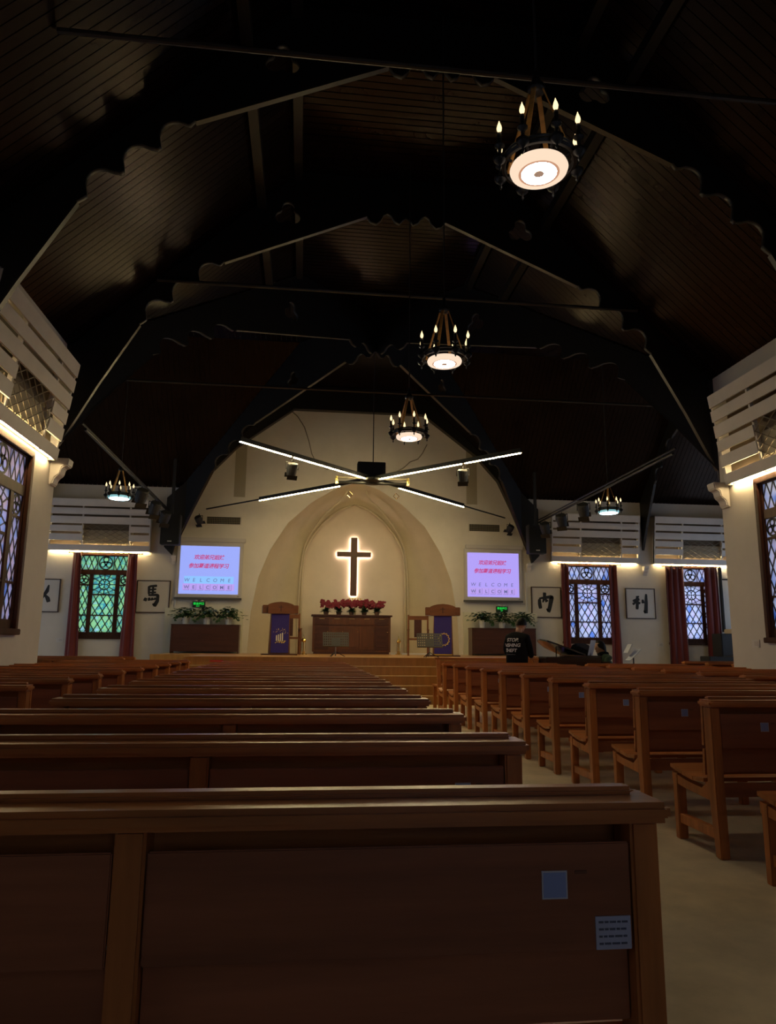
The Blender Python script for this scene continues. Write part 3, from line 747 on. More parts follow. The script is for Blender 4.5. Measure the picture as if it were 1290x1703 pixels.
# ------------------------------------------------------------------ chandeliers
def chandelier(x, y, z, label, warm=True, turn=0.2):
    t = thing('chandelier', label, 'chandelier', (x, y, z), turn, 'candle-ring chandeliers')
    if warm:
        d = MB().lathe([(.195, .05), (.203, .03), (.195, .008), (.178, 0), (.142, 0)], n=40).obj('light_disc', 'disc_outer', t)
        MB().lathe([(.142, -.001), (.122, -.001), (.122, .01), (.142, .01)], n=40).obj('trim_ring', 'disc_ring', d)
        MB().lathe([(.122, -.004), (.122, .01), (.036, .01), (.036, -.004)], n=40).obj('diffuser', 'disc_inner', d); MB().lathe([(.036, -.006), (.036, 0), (0.001, 0), (.001, -.006)], n=20).obj('centre_cap', 'disc_ring', d)
    else:
        d = MB().lathe([(.24, .05), (.245, .03), (.235, .005), (.215, 0)], n=40).obj('light_disc', 'disc_cool_rim', t)
        MB().lathe([(.215, -.003), (.215, .01), (.001, .01), (.001, -.003)], n=40).obj('diffuser', 'disc_cool', d)
    MB().ring((0, 0, .075), .25, .022, 'z', 32, 6).ring((0, 0, .11), .25, .012, 'z', 32, 6).obj('iron_ring', 'black_metal', t)
    m = MB()
    for k in range(8):
        a = 2*PI*k/8; m.tube([(.20*math.cos(a), .20*math.sin(a), .06), (.26*math.cos(a), .26*math.sin(a), .085)], .01, 6)
    m.obj('spokes', 'black_metal', t)
    for k in range(4):
        a = 2*PI*(k+.5)/4; c, s = math.cos(a), math.sin(a)
        m = MB(); p0 = Vector((.235*c, .235*s, .08)); p1 = Vector((.05*c, .05*s, .66)); sd = Vector((-s, c, 0))*.017; n = Vector((c, s, .3)).normalized()*.005
        m.add([p0+sd-n, p0-sd-n, p0-sd+n, p0+sd+n, p1+sd-n, p1-sd-n, p1-sd+n, p1+sd+n], [(0, 1, 2, 3), (4, 7, 6, 5), (0, 4, 5, 1), (1, 5, 6, 2), (2, 6, 7, 3), (3, 7, 4, 0)]); m.obj('strap', 'strap', t)
    MB().lathe([(.02, .64), (.06, .65), (.065, .69), (.035, .73), (.02, .80), (.012, .84)], n=16).obj('hub', 'black_metal', t, smooth=True)
    top = ZF-z-.01
    MB().tube([(0, 0, .83), (0, 0, top)], .009, 6).obj('suspension_cable', 'black_matte', t)
    for k in range(8):
        a = 2*PI*k/8; c, s = .29*math.cos(a), .29*math.sin(a)
        cn = MB().lathe([(.003, -.05), (.012, -.03), (.006, -.015), (.02, 0), (.042, .02), (.048, .045), (.03, .062), (.012, .075), (.014, .12), (.036, .135), (.036, .142), (.017, .15), (.016, .215), (.019, .22)], (c, s, .03), 12).obj('candle_arm', 'black_metal', t, smooth=True)
        MB().lathe([(.014, .22), (.016, .235), (.012, .24)], (c, s, .03), 10).obj('socket', 'steel', cn)
        MB().lathe([(.006, .242), (.0165, .258), (.019, .275), (.014, .297), (.006, .318), (.0015, .335)], (c, s, .03), 10).obj('flame_bulb', 'bulb', cn, smooth=True)
    return t
chandelier(1.55, 4.41, 4.47, 'candle-ring chandelier nearest the viewer, with round warm disc', True, .1)
chandelier(1.55, 7.87, 4.44, 'middle candle-ring chandelier over the nave', True, .25)
chandelier(1.55, 10.75, 4.36, 'farthest nave chandelier, in front of the cream wall', True, .12)
chandelier(-4.24, YM, 4.40, 'chandelier with bluish disc in the left transept', False, .2); chandelier(7.35, YM, 4.42, 'chandelier with bluish disc in the right transept', False, .3)

# ------------------------------------------------------------------ crossing LED light
LX, LY, LZ = 1.55, 17.0, 5.12
t = thing('cross_shaped_light', 'X-shaped black light fixture with glowing bars before the niche', 'light fixture', (LX, LY, LZ))
for k, (ex, ey, ext) in enumerate(((-2.9, -3.0, 1.0), (2.8, -3.0, 1.0), (-2.87, 3.0, 1.58), (2.93, 3.0, 1.58))):
    d = Vector((ex, ey, 0)); l = d.length; d.normalize(); sd = Vector((-d.y, d.x, 0))
    far = ey > 0
    M_ = Matrix(((d.x, sd.x, 0, 0), (d.y, sd.y, 0, 0), (0, 0, 1, 0), (0, 0, 0, 1)))
    b = MB().box(.05, l, -.022, .022, .0, .095, M_).obj('bar', 'black_metal', t)
    if far:
        MB().box(l*.02, l*.10, -.011, .011, -.015, -.001, M_).obj('led_strip', 'led_bar', b); MB().box(l*.26, l, -.011, .011, -.015, -.001, M_).obj('led_strip', 'led_bar', b)
        MB().tube([d*l+Vector((0, 0, .03)), d*l*ext+Vector((0, 0, .03))], .022, 6).obj('stay_pipe', 'black_metal', b)
    else:
        MB().box(l*.06, l*.64, -.011, .011, -.015, -.001, M_).obj('led_strip', 'led_bar', b); MB().box(l*.66, l, -.011, .011, -.015, -.001, M_).obj('led_strip', 'led_bar', b)
MB().lathe([(.02, -.10), (.20, -.09), (.28, -.04), (.28, .02), (.12, .05), (.03, .10)], n=28).obj('hub', 'black_metal', t, smooth=False)
MB().tube([(-.88, -.1, -.10), (.88, -.1, -.10)], .035, 8).obj('cross_tube', 'black_metal', t); MB().tube([(-.85, -.1, 0.02), (.85, -.1, 0.02)], .025, 8).obj('cross_tube', 'cable_grey', t)
for s in (-1, 1):
    MB().box(s*.86-.03, s*.86+.03, -.14, -.06, -.14, .05).obj('bracket', 'brass', t)
    MB().ring((s*.56+.02, -.1, -.40), .07, .009, 'y', 4, 4).obj('hanging_shackle', 'brass', t)
MB().box(-.35, .33, .0, .30, .12, .46).obj('loudspeaker_case', 'black_matte', t, bevel=.01)
MB().tube([(0.02, 0, .40), (.02, 0, ZF-LZ)], .013, 6).obj('suspension_cable', 'black_matte', t)
def spot(x, y, z, label, rx=.5, rz=0, s=1.0, up=.16):
    z -= .06; t = thing('stage_spotlight', label, 'spotlight', (x, y, z), rz, 'black stage spotlights')
    R = Matrix.Rotation(rx, 4, 'X')
    m = MB().lathe([(.06*s, -.14*s), (.10*s, -.12*s), (.115*s, 0), (.115*s, .12*s), (.10*s, .14*s)], n=16); m.v = [tuple(R @ Vector(v)) for v in m.v]; m.obj('lamp_head', 'black_matte', t)
    m = MB().tube([(-.13*s, 0, 0), (-.13*s, 0, up*s), (.13*s, 0, up*s), (.13*s, 0, 0)], .012*s, 6); m.obj('yoke', 'black_metal', t)
    m = MB()
    for a in (-1, 1): m.box(-.11*s, .11*s, -.006, .006, 0, .10*s, R @ Matrix.Translation((0, a*.11*s, -.20*s)))
    m.obj('barn_door', 'black_metal', t); MB().tube([(0, 0, up*s), (0, 0, up*s+.06)], .014, 6).obj('clamp', 'black_metal', t)
spot(-.34, 15.05, 4.90, 'black spotlight hanging from the left bar of the X light', .5, .3, 1.0); spot(3.36, 15.06, 4.90, 'black spotlight hanging from the right bar of the X light', .5, -.3, 1.0)
for s, lab in ((-1, 'left'), (1, 'right')):
    x = AX+s*5.55
    tr = MB().tube([(x, 13.0, 4.95), (x, 21.7, 4.95)], .03, 8).tube([(x+.06*s, 13.0, 5.06), (x+.06*s, 21.7, 5.06)], .02, 6).obj('lighting_track', 'black_metal'); tag(tr, 'black lighting pipe along the %s edge of the crossing' % lab, 'lighting pipe', 'lighting pipes of the crossing')
    for k, y in enumerate((17.6, 19.2, 20.6)): spot(x-s*.02, y, 4.72, '%s spotlight from the viewer on the %s lighting pipe' % (ORD[k], lab), .6, -s*.6, 1.25, .14)
    spot(AX+s*4.72, 21.55, 4.83, 'small spotlight on the pipe end beside the %s vent' % lab, .7, s*.5, .9, .15)
    t = thing('hanging_loudspeaker', 'black loudspeaker hung beside the %s projection screen' % lab, 'loudspeaker', (AX+s*5.45, 21.25, 0), 0, 'hung loudspeakers')
    MB().box(-.27, .27, -.16, .16, 3.97, 4.86).obj('cabinet', 'black_matte', t, bevel=.015); MB().box(-.25, .25, -.166, -.161, 4.0, 4.83).obj('grille', 'black_metal', t)
    MB().box(-.06, .06, -.168, -.165, 4.05, 4.075).obj('badge', 'plastic_white', t); MB().box(-.04, .04, -.04, .04, 4.86, 6.54).obj('hanger', 'black_matte', t)

# ------------------------------------------------------------------ niche furniture
cy = 23.12
t = thing('wall_cross', 'dark wooden cross glowing from behind in the niche', 'cross', (1.555, cy, 0))
MB().prism([(-.105, 2.72), (.105, 2.72), (.105, 4.60), (-.105, 4.60)], -.03, .03, 'y').obj('upright', 'cross_wood', t, bevel=.01)
MB().box(-.55, .55, -.045, .025, 3.97, 4.13).obj('crossbar', 'cross_wood', t, bevel=.01)
m = MB()
for x0, x1, z0, z1 in ((-.10, -.08, 2.74, 3.97), (.08, .10, 2.74, 3.97), (-.10, -.08, 4.13, 4.58), (.08, .10, 4.13, 4.58), (-.54, -.1, 3.98, 4.0), (.1, .54, 3.98, 4.0), (-.54, -.1, 4.10, 4.12), (.1, .54, 4.10, 4.12), (-.545, -.525, 4.0, 4.10), (.525, .545, 4.0, 4.10), (-.10, .10, 4.57, 4.59), (-.10, .10, 2.73, 2.75)): m.box(x0, x1, .05, .065, z0, z1)
m.obj('backlight_strip', 'halo', t)
m = MB()
for s in (-1, 1): m.tube([(0, .02, 3.0+s*.2), (0, .1, 3.0+s*.2)], .02, 6)
m.obj('wall_fixing', 'black_metal', t)
# sideboard
SB = 22.35
t = thing('altar_sideboard', 'dark wooden sideboard with drawers below the cross', 'sideboard', (1.46, SB, SH))
MB().box(-1.18, 1.18, -.28, .28, .06, 1.12).obj('body', 'cabinet_wood', t, bevel=.006); MB().box(-1.14, 1.14, -.26, .26, 0, .06).obj('plinth', 'cabinet_dark', t)
MB().box(-1.23, 1.23, -.33, .30, 1.12, 1.17).obj('top', 'cabinet_dark', t, bevel=.01)
for k in range(5):
    x0 = -1.12+k*.452; x1 = x0+.425; wdm = 'cabinet_wood' if 0 < k < 4 else 'cabinet_dark'
    d = MB().box(x0, x1, -.31, -.281, .86, 1.06).obj('drawer', wdm, t, bevel=.006); MB().box(x0+.05, x1-.05, -.322, -.311, .90, 1.02).obj('drawer_field', wdm, d, bevel=.005); MB().box(x0+.13, x1-.13, -.345, -.323, 1.035, 1.05).obj('handle', 'brass', d)
    d = MB().box(x0, x1, -.31, -.281, .13, .82).obj('door', wdm, t, bevel=.006); MB().box(x0+.06, x1-.06, -.322, -.311, .20, .75).obj('door_field', wdm, d, bevel=.006); MB().ball((x1-.035, -.33, .66), .013).obj('knob', 'brass', d)
# orchids
def orchid(x, y, z, label, rs, n=34):
    rnd = random.Random(rs); t = thing('potted_orchid', label, 'potted orchid', (x, y, z), 0, 'red orchids on the sideboard'); t.scale = (1.15, 1, 1.08)
    MB().lathe([(.055, 0), (.075, .09), (.08, .10), (.07, .10), (.06, .02)], n=14).obj('pot', 'pot_brown', t)
    m = MB()
    for k in range(75): a = rnd.uniform(0, 2*PI); e = rnd.uniform(-.1, 1.2); d = (math.cos(a)*math.cos(e), math.sin(a)*math.cos(e), math.sin(e)); m.leaf((0, 0, .10), d, (0, 0, 1), rnd.uniform(.12, .20), .06)
    m.obj('leaves', 'leaf_dark', t)
    st, fl_ = MB(), MB()
    for k in range(8):
        a = 2*PI*k/8+rnd.uniform(-.3, .3); r = rnd.uniform(.10, .20); h = rnd.uniform(.30, .40)
        pts = [(0, 0, .1), (r*.25*math.cos(a), r*.25*math.sin(a), .26), (r*.6*math.cos(a), r*.6*math.sin(a), h), (r*1.15*math.cos(a), r*1.15*math.sin(a), h-.05)]
        st.tube(pts, .005, 5)
        for j in range(13):
            q = rnd.uniform(.55, 1.25); c = Vector((r*q*math.cos(a)+rnd.uniform(-.03, .03), r*q*math.sin(a)+rnd.uniform(-.03, .03), h+rnd.uniform(-.12, .04)))
            for b in range(5): aa = 2*PI*b/5+rnd.random(); fl_.leaf(c, (math.cos(aa), rnd.uniform(-.5, .2), math.sin(aa)), (0, -1, .2), .042, .04)
    st.obj('stems', 'stem_green', t); fl_.obj('blossoms', 'flower_red', t)
OL = ['leftmost', 'second from left', 'middle', 'second from right', 'rightmost']
for k in range(5): orchid(1.46-.78+k*.39, SB-.02, SH+1.17, 'red orchid in a pot on the sideboard, %s of five' % OL[k], 40+k)
t = thing('votive_rack', 'small row of orange votive candles below the cross', 'candle rack', (1.58, SB+.17, SH+1.17))
MB().box(-.02, .02, -.02, .02, 0, .42).box(-.22, .22, -.02, .02, .42, .44).obj('rack', 'brass', t)
for k in range(5): MB().lathe([(.012, .44), (.022, .52), (.02, .53)], (-.17+k*.085, 0, 0), 8).obj('votive', 'gold_thread', t)
# credenzas with pothos
def pothos(x, y, z, label, rs):
    rnd = random.Random(rs); t = thing('potted_pothos', label, 'potted plant', (x, y, z), 0, 'pothos plants on the credenzas'); t.scale = (1.2, 1, 1.2)
    MB().lathe([(.07, 0), (.095, .17), (.10, .19), (.088, .19), (.075, .03)], n=14).obj('pot', 'pot_white', t); m = MB()
    for k in range(190):
        a = rnd.uniform(0, 2*PI); r = abs(rnd.gauss(.10, .08)); h = .22+rnd.random()*.20-r*.35
        m.leaf((r*math.cos(a)*1.4, r*math.sin(a)*.8, h), (math.cos(a)+rnd.uniform(-.4, .4), math.sin(a)+rnd.uniform(-.4, .4), rnd.uniform(-.5, .5)), (0, 0, 1), rnd.uniform(.08, .12), .08)
    v = MB()
    for k in range(3):
        a = rnd.choice((rnd.uniform(2.6, 3.6), rnd.uniform(-.5, .5))); pts = [(0, -.05, .19), (.15*math.cos(a), -.10, .22), (.26*math.cos(a), -.14, .10)]; v.tube(pts, .005, 4)
        for q in range(8): s_ = q/7; p = Vector(pts[0]).lerp(Vector(pts[1]), min(1, s_*2)) if s_ < .5 else Vector(pts[1]).lerp(Vector(pts[2]), s_*2-1); m.leaf(p, (rnd.uniform(-1, 1), -.5, rnd.uniform(-1, .3)), (0, -1, .3), .08, .06)
    for k in range(10): a = rnd.uniform(0, 2*PI); v.tube([(0, 0, .17), (.1*math.cos(a), .1*math.sin(a), .32)], .004, 4)
    m.obj('foliage', 'leaf', t); v.obj('vines', 'stem_green', t)
for i, (x0, x1) in enumerate(((-3.72, -1.82), (4.98, 6.93))):
    w2 = (x1-x0)/2; sd = ('left', 'right')[i]
    t = thing('credenza', 'long dark credenza below the %s projection screen' % sd, 'credenza', ((x0+x1)/2, 21.5, SH), 0, 'dark credenzas on the stage')
    MB().box(-w2+.02, w2-.02, -.22, .25, .05, .78).obj('body', 'cabinet_dark', t); MB().box(-w2-.01, w2+.01, -.25, .28, .78, .81).obj('top', 'cabinet_dark', t, bevel=.006)
    for s in (-1, 1): MB().box(s*w2-.03 if s > 0 else s*w2, s*w2 if s > 0 else s*w2+.03, -.235, .25, 0, .78).obj('side_panel', 'cabinet_dark', t)
    for k in range(5): MB().box(-w2+.05, w2-.05, -.232, -.221, .08+k*.14, .205+k*.14).obj('front_board', 'cabinet_dark', t, bevel=.004)
    for k, f in enumerate((.19, .50, .82)): pothos(lerp(x0, x1, f), 21.5, SH+.81, 'leafy green pothos on the %s credenza, %s of three' % (sd, ('leftmost', 'middle', 'rightmost')[k]), 70+i*5+k)
# pulpits
def pulpit(x, y, rz, label, emblem):
    t = thing('pulpit', label, 'pulpit', (x, y, SH), rz, 'pulpits with blue hangings')
    MB().prism([(-.27, 0), (.27, 0), (.235, 1.06), (-.235, 1.06)], -.20, .22, 'y').obj('body', 'pulpit_wood', t, bevel=.008); MB().box(-.45, .45, -.30, .35, 0, .035).obj('plinth', 'cabinet_dark', t)
    MB().prism([(-.46, 1.06), (.46, 1.06), (.46, 1.27), (-.46, 1.27)], -.20, .26, 'y').obj('desk', 'pulpit_wood', t, bevel=.01)
    fr = [(-.33, 1.045), (.33, 1.045), (.33, 1.28), (.26, 1.31), (.15, 1.34), (0, 1.355), (-.15, 1.34), (-.26, 1.31), (-.33, 1.28)]
    MB().prism(fr, -.27, -.21, 'y').obj('front_board', 'pulpit_wood', t, bevel=.008)
    c = MB().box(-.012, .012, -.283, -.272, 1.11, 1.26).box(-.06, .06, -.283, -.272, 1.205, 1.225).obj('carved_cross', 'cabinet_dark', t)
    h = MB().box(-.225, .225, -.228, -.215, .06, 1.045).obj('parament', 'parament_blue', t)
    m = MB(); g = MB()
    if emblem == 'candles':
        for k in range(4): m.box(-.10+k*.05, -.072+k*.05, -.234, -.229, .36, .50+k*.022)
        for k in range(22): a = random.uniform(.2, PI-.2); r = random.uniform(.12, .22); g.box(r*math.cos(a)-.006, r*math.cos(a)+.006, -.234, -.229, .50+r*math.sin(a)*.8, .515+r*math.sin(a)*.8)
        for k in range(16): a = random.uniform(-.14, .14); b = random.uniform(.30, .36); g.box(a-.012, a+.012, -.234, -.229, b, b+.02)
        m.obj('embroidered_candles', 'white_thread', h); g.obj('embroidered_rays', 'gold_thread', h)
    else:
        for k in range(26):
            a = 2*PI*k/26; cx_, cz_ = .03+.13*math.cos(a), .44+.15*math.sin(a); d = a+PI/2+(.7 if k % 2 else -.7)
            seg(g, (cx_-.03*math.cos(d), cz_-.03*math.sin(d)), (cx_+.03*math.cos(d), cz_+.03*math.sin(d)), .016, -.234, -.229)
        g.obj('embroidered_crown', 'gold_thread', h); MB().box(-.24, .24, -.236, -.215, .02, .06).obj('fringe', 'yellow_tape', h)
pulpit(-.61, 19.2, .10, 'wooden pulpit with blue hanging showing white candles', 'candles')
pulpit(3.66, 19.0, -.18, 'wooden pulpit with blue hanging showing a golden thorn crown', 'crown')
def armchair(x, y, rz, label, h=1.0):
    t = thing('armchair', label, 'chair', (x, y, SH), rz, 'wooden armchairs behind the pulpits')
    MB().box(-.27, .27, -.25, .25, .42, .47).obj('seat', 'pulpit_wood', t)
    for sx_ in (-1, 1):
        MB().box(sx_*.27-.025, sx_*.27+.025, -.25, -.20, 0, .68).obj('leg', 'pulpit_wood', t); MB().box(sx_*.27-.025, sx_*.27+.025, .20, .25, 0, h).obj('leg', 'pulpit_wood', t)
        MB().box(sx_*.27-.035, sx_*.27+.035, -.27, .22, .68, .71).obj('armrest', 'pulpit_wood', t)
    MB().box(-.245, .245, .20, .24, h-.14, h-.03).obj('top_rail', 'pulpit_wood', t); MB().box(-.11, .10, .21, .235, .50, h-.14).obj('back_splat', 'cabinet_dark', t)
armchair(-.36, 20.2, .1, 'wooden armchair partly behind the left pulpit', 1.12); armchair(3.16, 20.0, -.15, 'wooden armchair partly behind the right pulpit', 1.12)
for x, y, lab in ((2.82, 21.5, 'brass candlestick standing right of the sideboard'), (.02, 20.2, 'brass candlestick standing beside the left armchair')):
    o = MB().lathe([(.10, 0), (.10, .02), (.05, .04), (.055, .10), (.055, .34), (.07, .38), (.05, .42), (.02, .46), (.015, .55)], n=16).obj('brass_candlestick', 'brass', None, smooth=False, loc=(x, y, SH)); tag(o, lab, 'candlestick', 'brass candlesticks')
o = MB().box(2.62, 4.3, 21.66, 21.74, SH+.0, SH+.05).obj('cable_trunking', 'plastic_white'); tag(o, 'low white cable trunking on the stage right of the sideboard', 'trunking')
def music_stand(x, y, rz, label):
    t = thing('music_stand', label, 'music stand', (x, y, SH), rz, 'grey music stands on the stage')
    R = Matrix.Translation((0, 0, .40)) @ Matrix.Rotation(-.35, 4, 'X'); w2, h2 = .30, .17
    m = MB(); nx, nz = 12, 5; bx = w2*2/(nx*2+1); bz = h2*2/(nz*2+1)
    for k in range(nz+1): m.box(-w2, w2, -.004, .004, -h2+k*2*bz, -h2+k*2*bz+bz, R)
    for k in range(nx+1): m.box(-w2+k*2*bx, -w2+k*2*bx+bx, -.0035, .0035, -h2, h2, R)
    m.box(-.09, .09, -.0045, .0045, -h2, h2*.2, R)
    m.obj('desk', 'grey_metal', t); MB().box(-w2, w2, -.05, .004, -h2-.01, -h2, R).obj('lip', 'grey_metal', t)
    MB().tube([(0, .02, .02), (0, .02, .36)], .014, 8).obj('post', 'steel', t); MB().ball((0, .02, .36), .035).obj('tilt_knob', 'black_metal', t)
    for k in range(3): a = 2*PI*k/3; MB().tube([(0, .02, .12), (.22*math.cos(a), .02+.22*math.sin(a), .01)], .009, 6).obj('foot', 'black_metal', t)
music_stand(.76, 17.0, .04, 'grey perforated music stand in front of the sideboard'); music_stand(2.96, 17.0, -.04, 'grey perforated music stand in front of the right pulpit')

# ------------------------------------------------------------------ projection screens, signs, vents
def pscreen(x0, x1, z0, z1, sm, label, sd):
    cx_, cz_, w2, h2 = (x0+x1)/2, (z0+z1)/2, (x1-x0)/2, (z1-z0)/2
    t = thing('projection_screen', label, 'screen', (cx_, 21.9, cz_), 0, 'projection screens')
    MB().box(-w2, w2, .0, .06, -h2, h2).obj('case', 'screen_case', t, bevel=.01); MB().box(-w2+.05, w2+.06, -.03, .06, h2+.005, h2+.13).obj('roller_case', 'screen_case', t, bevel=.015); MB().box(-w2-.02, w2+.01, -.03, .05, -h2-.06, -h2-.003).obj('bottom_bar', 'grey_metal', t)
    p = MB().box(-w2+.10, w2-.10, -.004, -.0005, -h2+.10, h2-.12).obj('picture', sm, t)
    MB().box(-.72, .72, -.006, -.0045, -.42, -.20).obj('glow_band', 'screen_cyan' if sd == 'L' else sm, p); MB().box(-.75, .75, -.0065, -.0045, -.62, -.42).obj('letter_tiles', 'screen_pink', p)
    def wr(body, size, mt, x, z, **k): return link('lettering', text_mesh(body, size, mt, .0005, **k), p, (x, -.009, z))
    for i, ch in enumerate('欢迎弟兄姐妹'): wr(ch, .155, 'screen_red', -.39+i*.146, .36, bold=.003, shear=.2)
    for i, ch in enumerate('参加慕道课程学习'): wr(ch, .155, 'screen_red', -.54+i*.146, .10, bold=.003, shear=.2)
    for i, ch in enumerate('WELCOME'):
        wr(ch, .15, 'screen_grey', -.64+i*.205, -.32, shear=.1); wr(ch, .14, 'screen_grey', -.64+i*.205, -.53, bold=.002)
        MB().box(-.72+i*.205, -.57+i*.205, -.008, -.0065, -.615, -.607).obj('tile_edge', 'screen_grey', p); MB().box(-.57+i*.205, -.563+i*.205, -.008, -.0065, -.615, -.44).obj('tile_edge', 'screen_grey', p)
    MB().box(w2-.12, w2-.06, -.003, .0, -h2+.03, -h2+.045).obj('maker_badge', 'grey_metal', t)
pscreen(-3.79, -1.86, 2.52, 4.17, 'screen_blue', 'glowing blue projection screen with red writing, left of the niche', 'L'); pscreen(4.90, 6.74, 2.58, 4.17, 'screen_violet', 'glowing violet projection screen with red writing, right of the niche', 'R')
for x, lab in ((-3.08, 'left'), (6.08, 'right')):
    t = thing('exit_sign', 'green lit exit sign below the %s projection screen' % lab, 'exit sign', (x, 21.90, 2.31), 0, 'green exit signs')
    MB().box(-.18, .18, 0, .06, -.085, .085).obj('case', 'sign_black', t); link('lettering', text_mesh('安全出口', .078, 'exit_green', .0005, bold=.003), t, (0, -.004, .022)); link('lettering', text_mesh('EXIT', .05, 'exit_green', .0005, bold=.001), t, (-.02, -.004, -.048))
    for s in (-1, 1): MB().lathe([(.02, 0), (.045, .015), (.05, .04), (.03, .055)], (s*.09, .02, .085), 12).obj('emergency_lamp', 'plastic_white', t)
for i, (x0, x1) in enumerate(((-2.99, -1.99), (5.09, 6.07))):
    t = thing('air_vent', 'dark barred air vent above the %s projection screen' % ('left', 'right')[i], 'vent', ((x0+x1)/2, 21.97, 4.85), 0, 'air vents')
    w2 = (x1-x0)/2; MB().box(-w2, w2, .005, .03, -.11, .11).obj('duct', 'vent_dark', t); MB().box(-w2-.03, w2+.03, -.01, .02, .11, .14).box(-w2-.03, w2+.03, -.01, .02, -.14, -.11).box(-w2-.03, -w2, -.01, .02, -.11, .11).box(w2, w2+.03, -.01, .02, -.11, .11).obj('rim', 'plaster', t)
    for k in range(20): MB().box(-w2+(k+.4)*2*w2/20, -w2+(k+.55)*2*w2/20, -.004, .004, -.11, .11).obj('slat', 'cable_grey', t)
    m = MB()
    for k in range(3): m.box(-w2, w2, -.002, .003, -.06+k*.055, -.052+k*.055)
    m.obj('cross_bar', 'cable_grey', t)
# cables on the far wall
def cable(pts, lab, r=.014):
    o = MB().tube(smooth(pts, 0) if False else pts, r, 6).obj('wall_cable', 'cable_grey', None, smooth=True); tag(o, lab, 'cable', 'cables on the far wall')
def wallpts(l): return [(x, 21.975, z) for x, z in l]
cable(wallpts([(-.62, 8.44), (-.38, 8.25), (-.15, 7.9), (.0, 7.45), (.1, 7.05), (.25, 6.75), (.5, 6.6), (.62, 6.55)]), 'dark cable curving down the upper wall at left')
cable(wallpts([(3.75, 7.5), (3.6, 7.2), (3.45, 7.0), (3.2, 6.9), (3.0, 6.7), (2.75, 6.55)]), 'dark cable running down the upper wall at right')
for x, lab in ((XL+.05, 'left'), (XR-.05, 'right')):
    o = MB().box(x-.02, x+.02, 21.97, 22.0, 2.25, 3.45).obj('cable_duct', 'plastic_white'); tag(o, 'thin white cable duct beside the %s screen' % lab, 'cable duct')

# ------------------------------------------------------------------ calligraphy pictures
STROKES = {
 '馬': [[(-.42, .95, .10), (-.40, .2, .08)], [(-.42, .92, .08), (.30, 1.0, .09)], [(-.05, .95, .07), (-.06, .1, .08)], [(-.40, .62, .06), (.24, .68, .07)], [(-.40, .34, .06), (.24, .40, .07)],
       [(-.44, .12, .07), (.30, .16, .09), (.42, .10, .11), (.40, -.40, .12), (.20, -.78, .14), (-.02, -.66, .04)], [(-.62, -.12, .10), (-.72, -.42, .13)], [(-.36, -.10, .08), (-.30, -.38, .12)], [(-.10, -.10, .07), (-.02, -.34, .11)], [(.14, -.10, .06), (.22, -.28, .10)]],
 '以': [[(-.62, .5, .1), (-.60, -.3, .09), (-.30, -.1, .03)], [(-.35, .3, .08), (-.22, .12, .12)], [(.42, .95, .05), (.30, .40, .13), (-.30, -.62, .05)], [(.16, .02, .07), (.40, -.26, .14), (.52, -.60, .13)]],
 '内': [[(-.62, .30, .12), (-.60, -.20, .14), (-.52, -.62, .13)], [(-.66, .36, .07), (.55, .55, .13), (.62, .48, .17), (.42, -.40, .15), (.30, -.85, .14), (.05, -.62, .04)], [(-.08, .95, .13), (-.10, .45, .12), (-.30, -.02, .05)], [(-.02, .36, .06), (.14, .04, .14)]],
 '利': [[(-.12, .72, .05), (-.42, .58, .12)], [(-.80, .24, .09), (-.10, .44, .12)], [(-.38, .60, .09), (-.34, .1, .12), (-.40, -.58, .12)], [(-.42, .2, .06), (-.82, -.10, .10)], [(-.30, .2, .05), (-.06, -.02, .10)], [(.22, .40, .08), (.26, .02, .12)], [(.62, .95, .08), (.58, .1, .13), (.50, -.88, .15), (.28, -.70, .04)]]}
def brush(ch, size):
    m = MB()
    for k, st_ in enumerate(STROKES[ch]):
        p = []
        for (a, b) in zip(st_, st_[1:]):
            for q in range(6): t_ = q/6; p.append((lerp(a[0], b[0], t_)*size/2, lerp(a[1], b[1], t_)*size/2, lerp(a[2], b[2], t_)*size/2))
        p.append(tuple(v*size/2 for v in st_[-1])); L_, R_ = [], []
        for i, (x, z, w_) in enumerate(p):
            a, b = p[max(i-1, 0)], p[min(i+1, len(p)-1)]; d = Vector((b[0]-a[0], b[1]-a[1])).normalized(); w_ *= (.95 if i in (0, len(p)-1) else 1.3)
            L_.append((x-d.y*w_, z+d.x*w_)); R_.append((x+d.y*w_, z-d.x*w_))
        y0 = -.0012*(k+1); n = len(p); vs = [(x, y0, z) for x, z in L_+R_]+[(x, 0, z) for x, z in L_+R_]
        fs = [(i, i+1, n+i+1, n+i) for i in range(n-1)]+[(0, n, 3*n, 2*n), (n-1, 3*n-1, 4*n-1, 2*n-1)]+[(i, 2*n+i, 2*n+i+1, i+1) for i in range(n-1)]+[(n+i, n+i+1, 3*n+i+1, 3*n+i) for i in range(n-1)]
        m.add(vs, fs)
    return m.mesh('brush_character', 'ink')
def picture(x0, x1, z0, z1, ch, label, dx=0, tilt=0):
    cx_, cz_, w2, h2 = (x0+x1)/2, (z0+z1)/2, (x1-x0)/2, (z1-z0)/2
    t = thing('calligraphy_picture', label, 'picture', (cx_, 21.965, cz_), 0, 'framed calligraphy'); t.rotation_euler = (0, tilt, 0)
    MB().box(-w2, w2, -.02, .03, h2-.025, h2).box(-w2, w2, -.02, .03, -h2, -h2+.025).box(-w2, -w2+.025, -.02, .03, -h2+.025, h2-.025).box(w2-.025, w2, -.02, .03, -h2+.025, h2-.025).obj('frame', 'frame_dark', t)
    p = MB().box(-w2+.026, w2-.026, .0, .02, -h2+.026, h2-.026).obj('sheet', 'paper', t); link('brush_character', brush(ch, .64), p, (dx, -.001, 0))
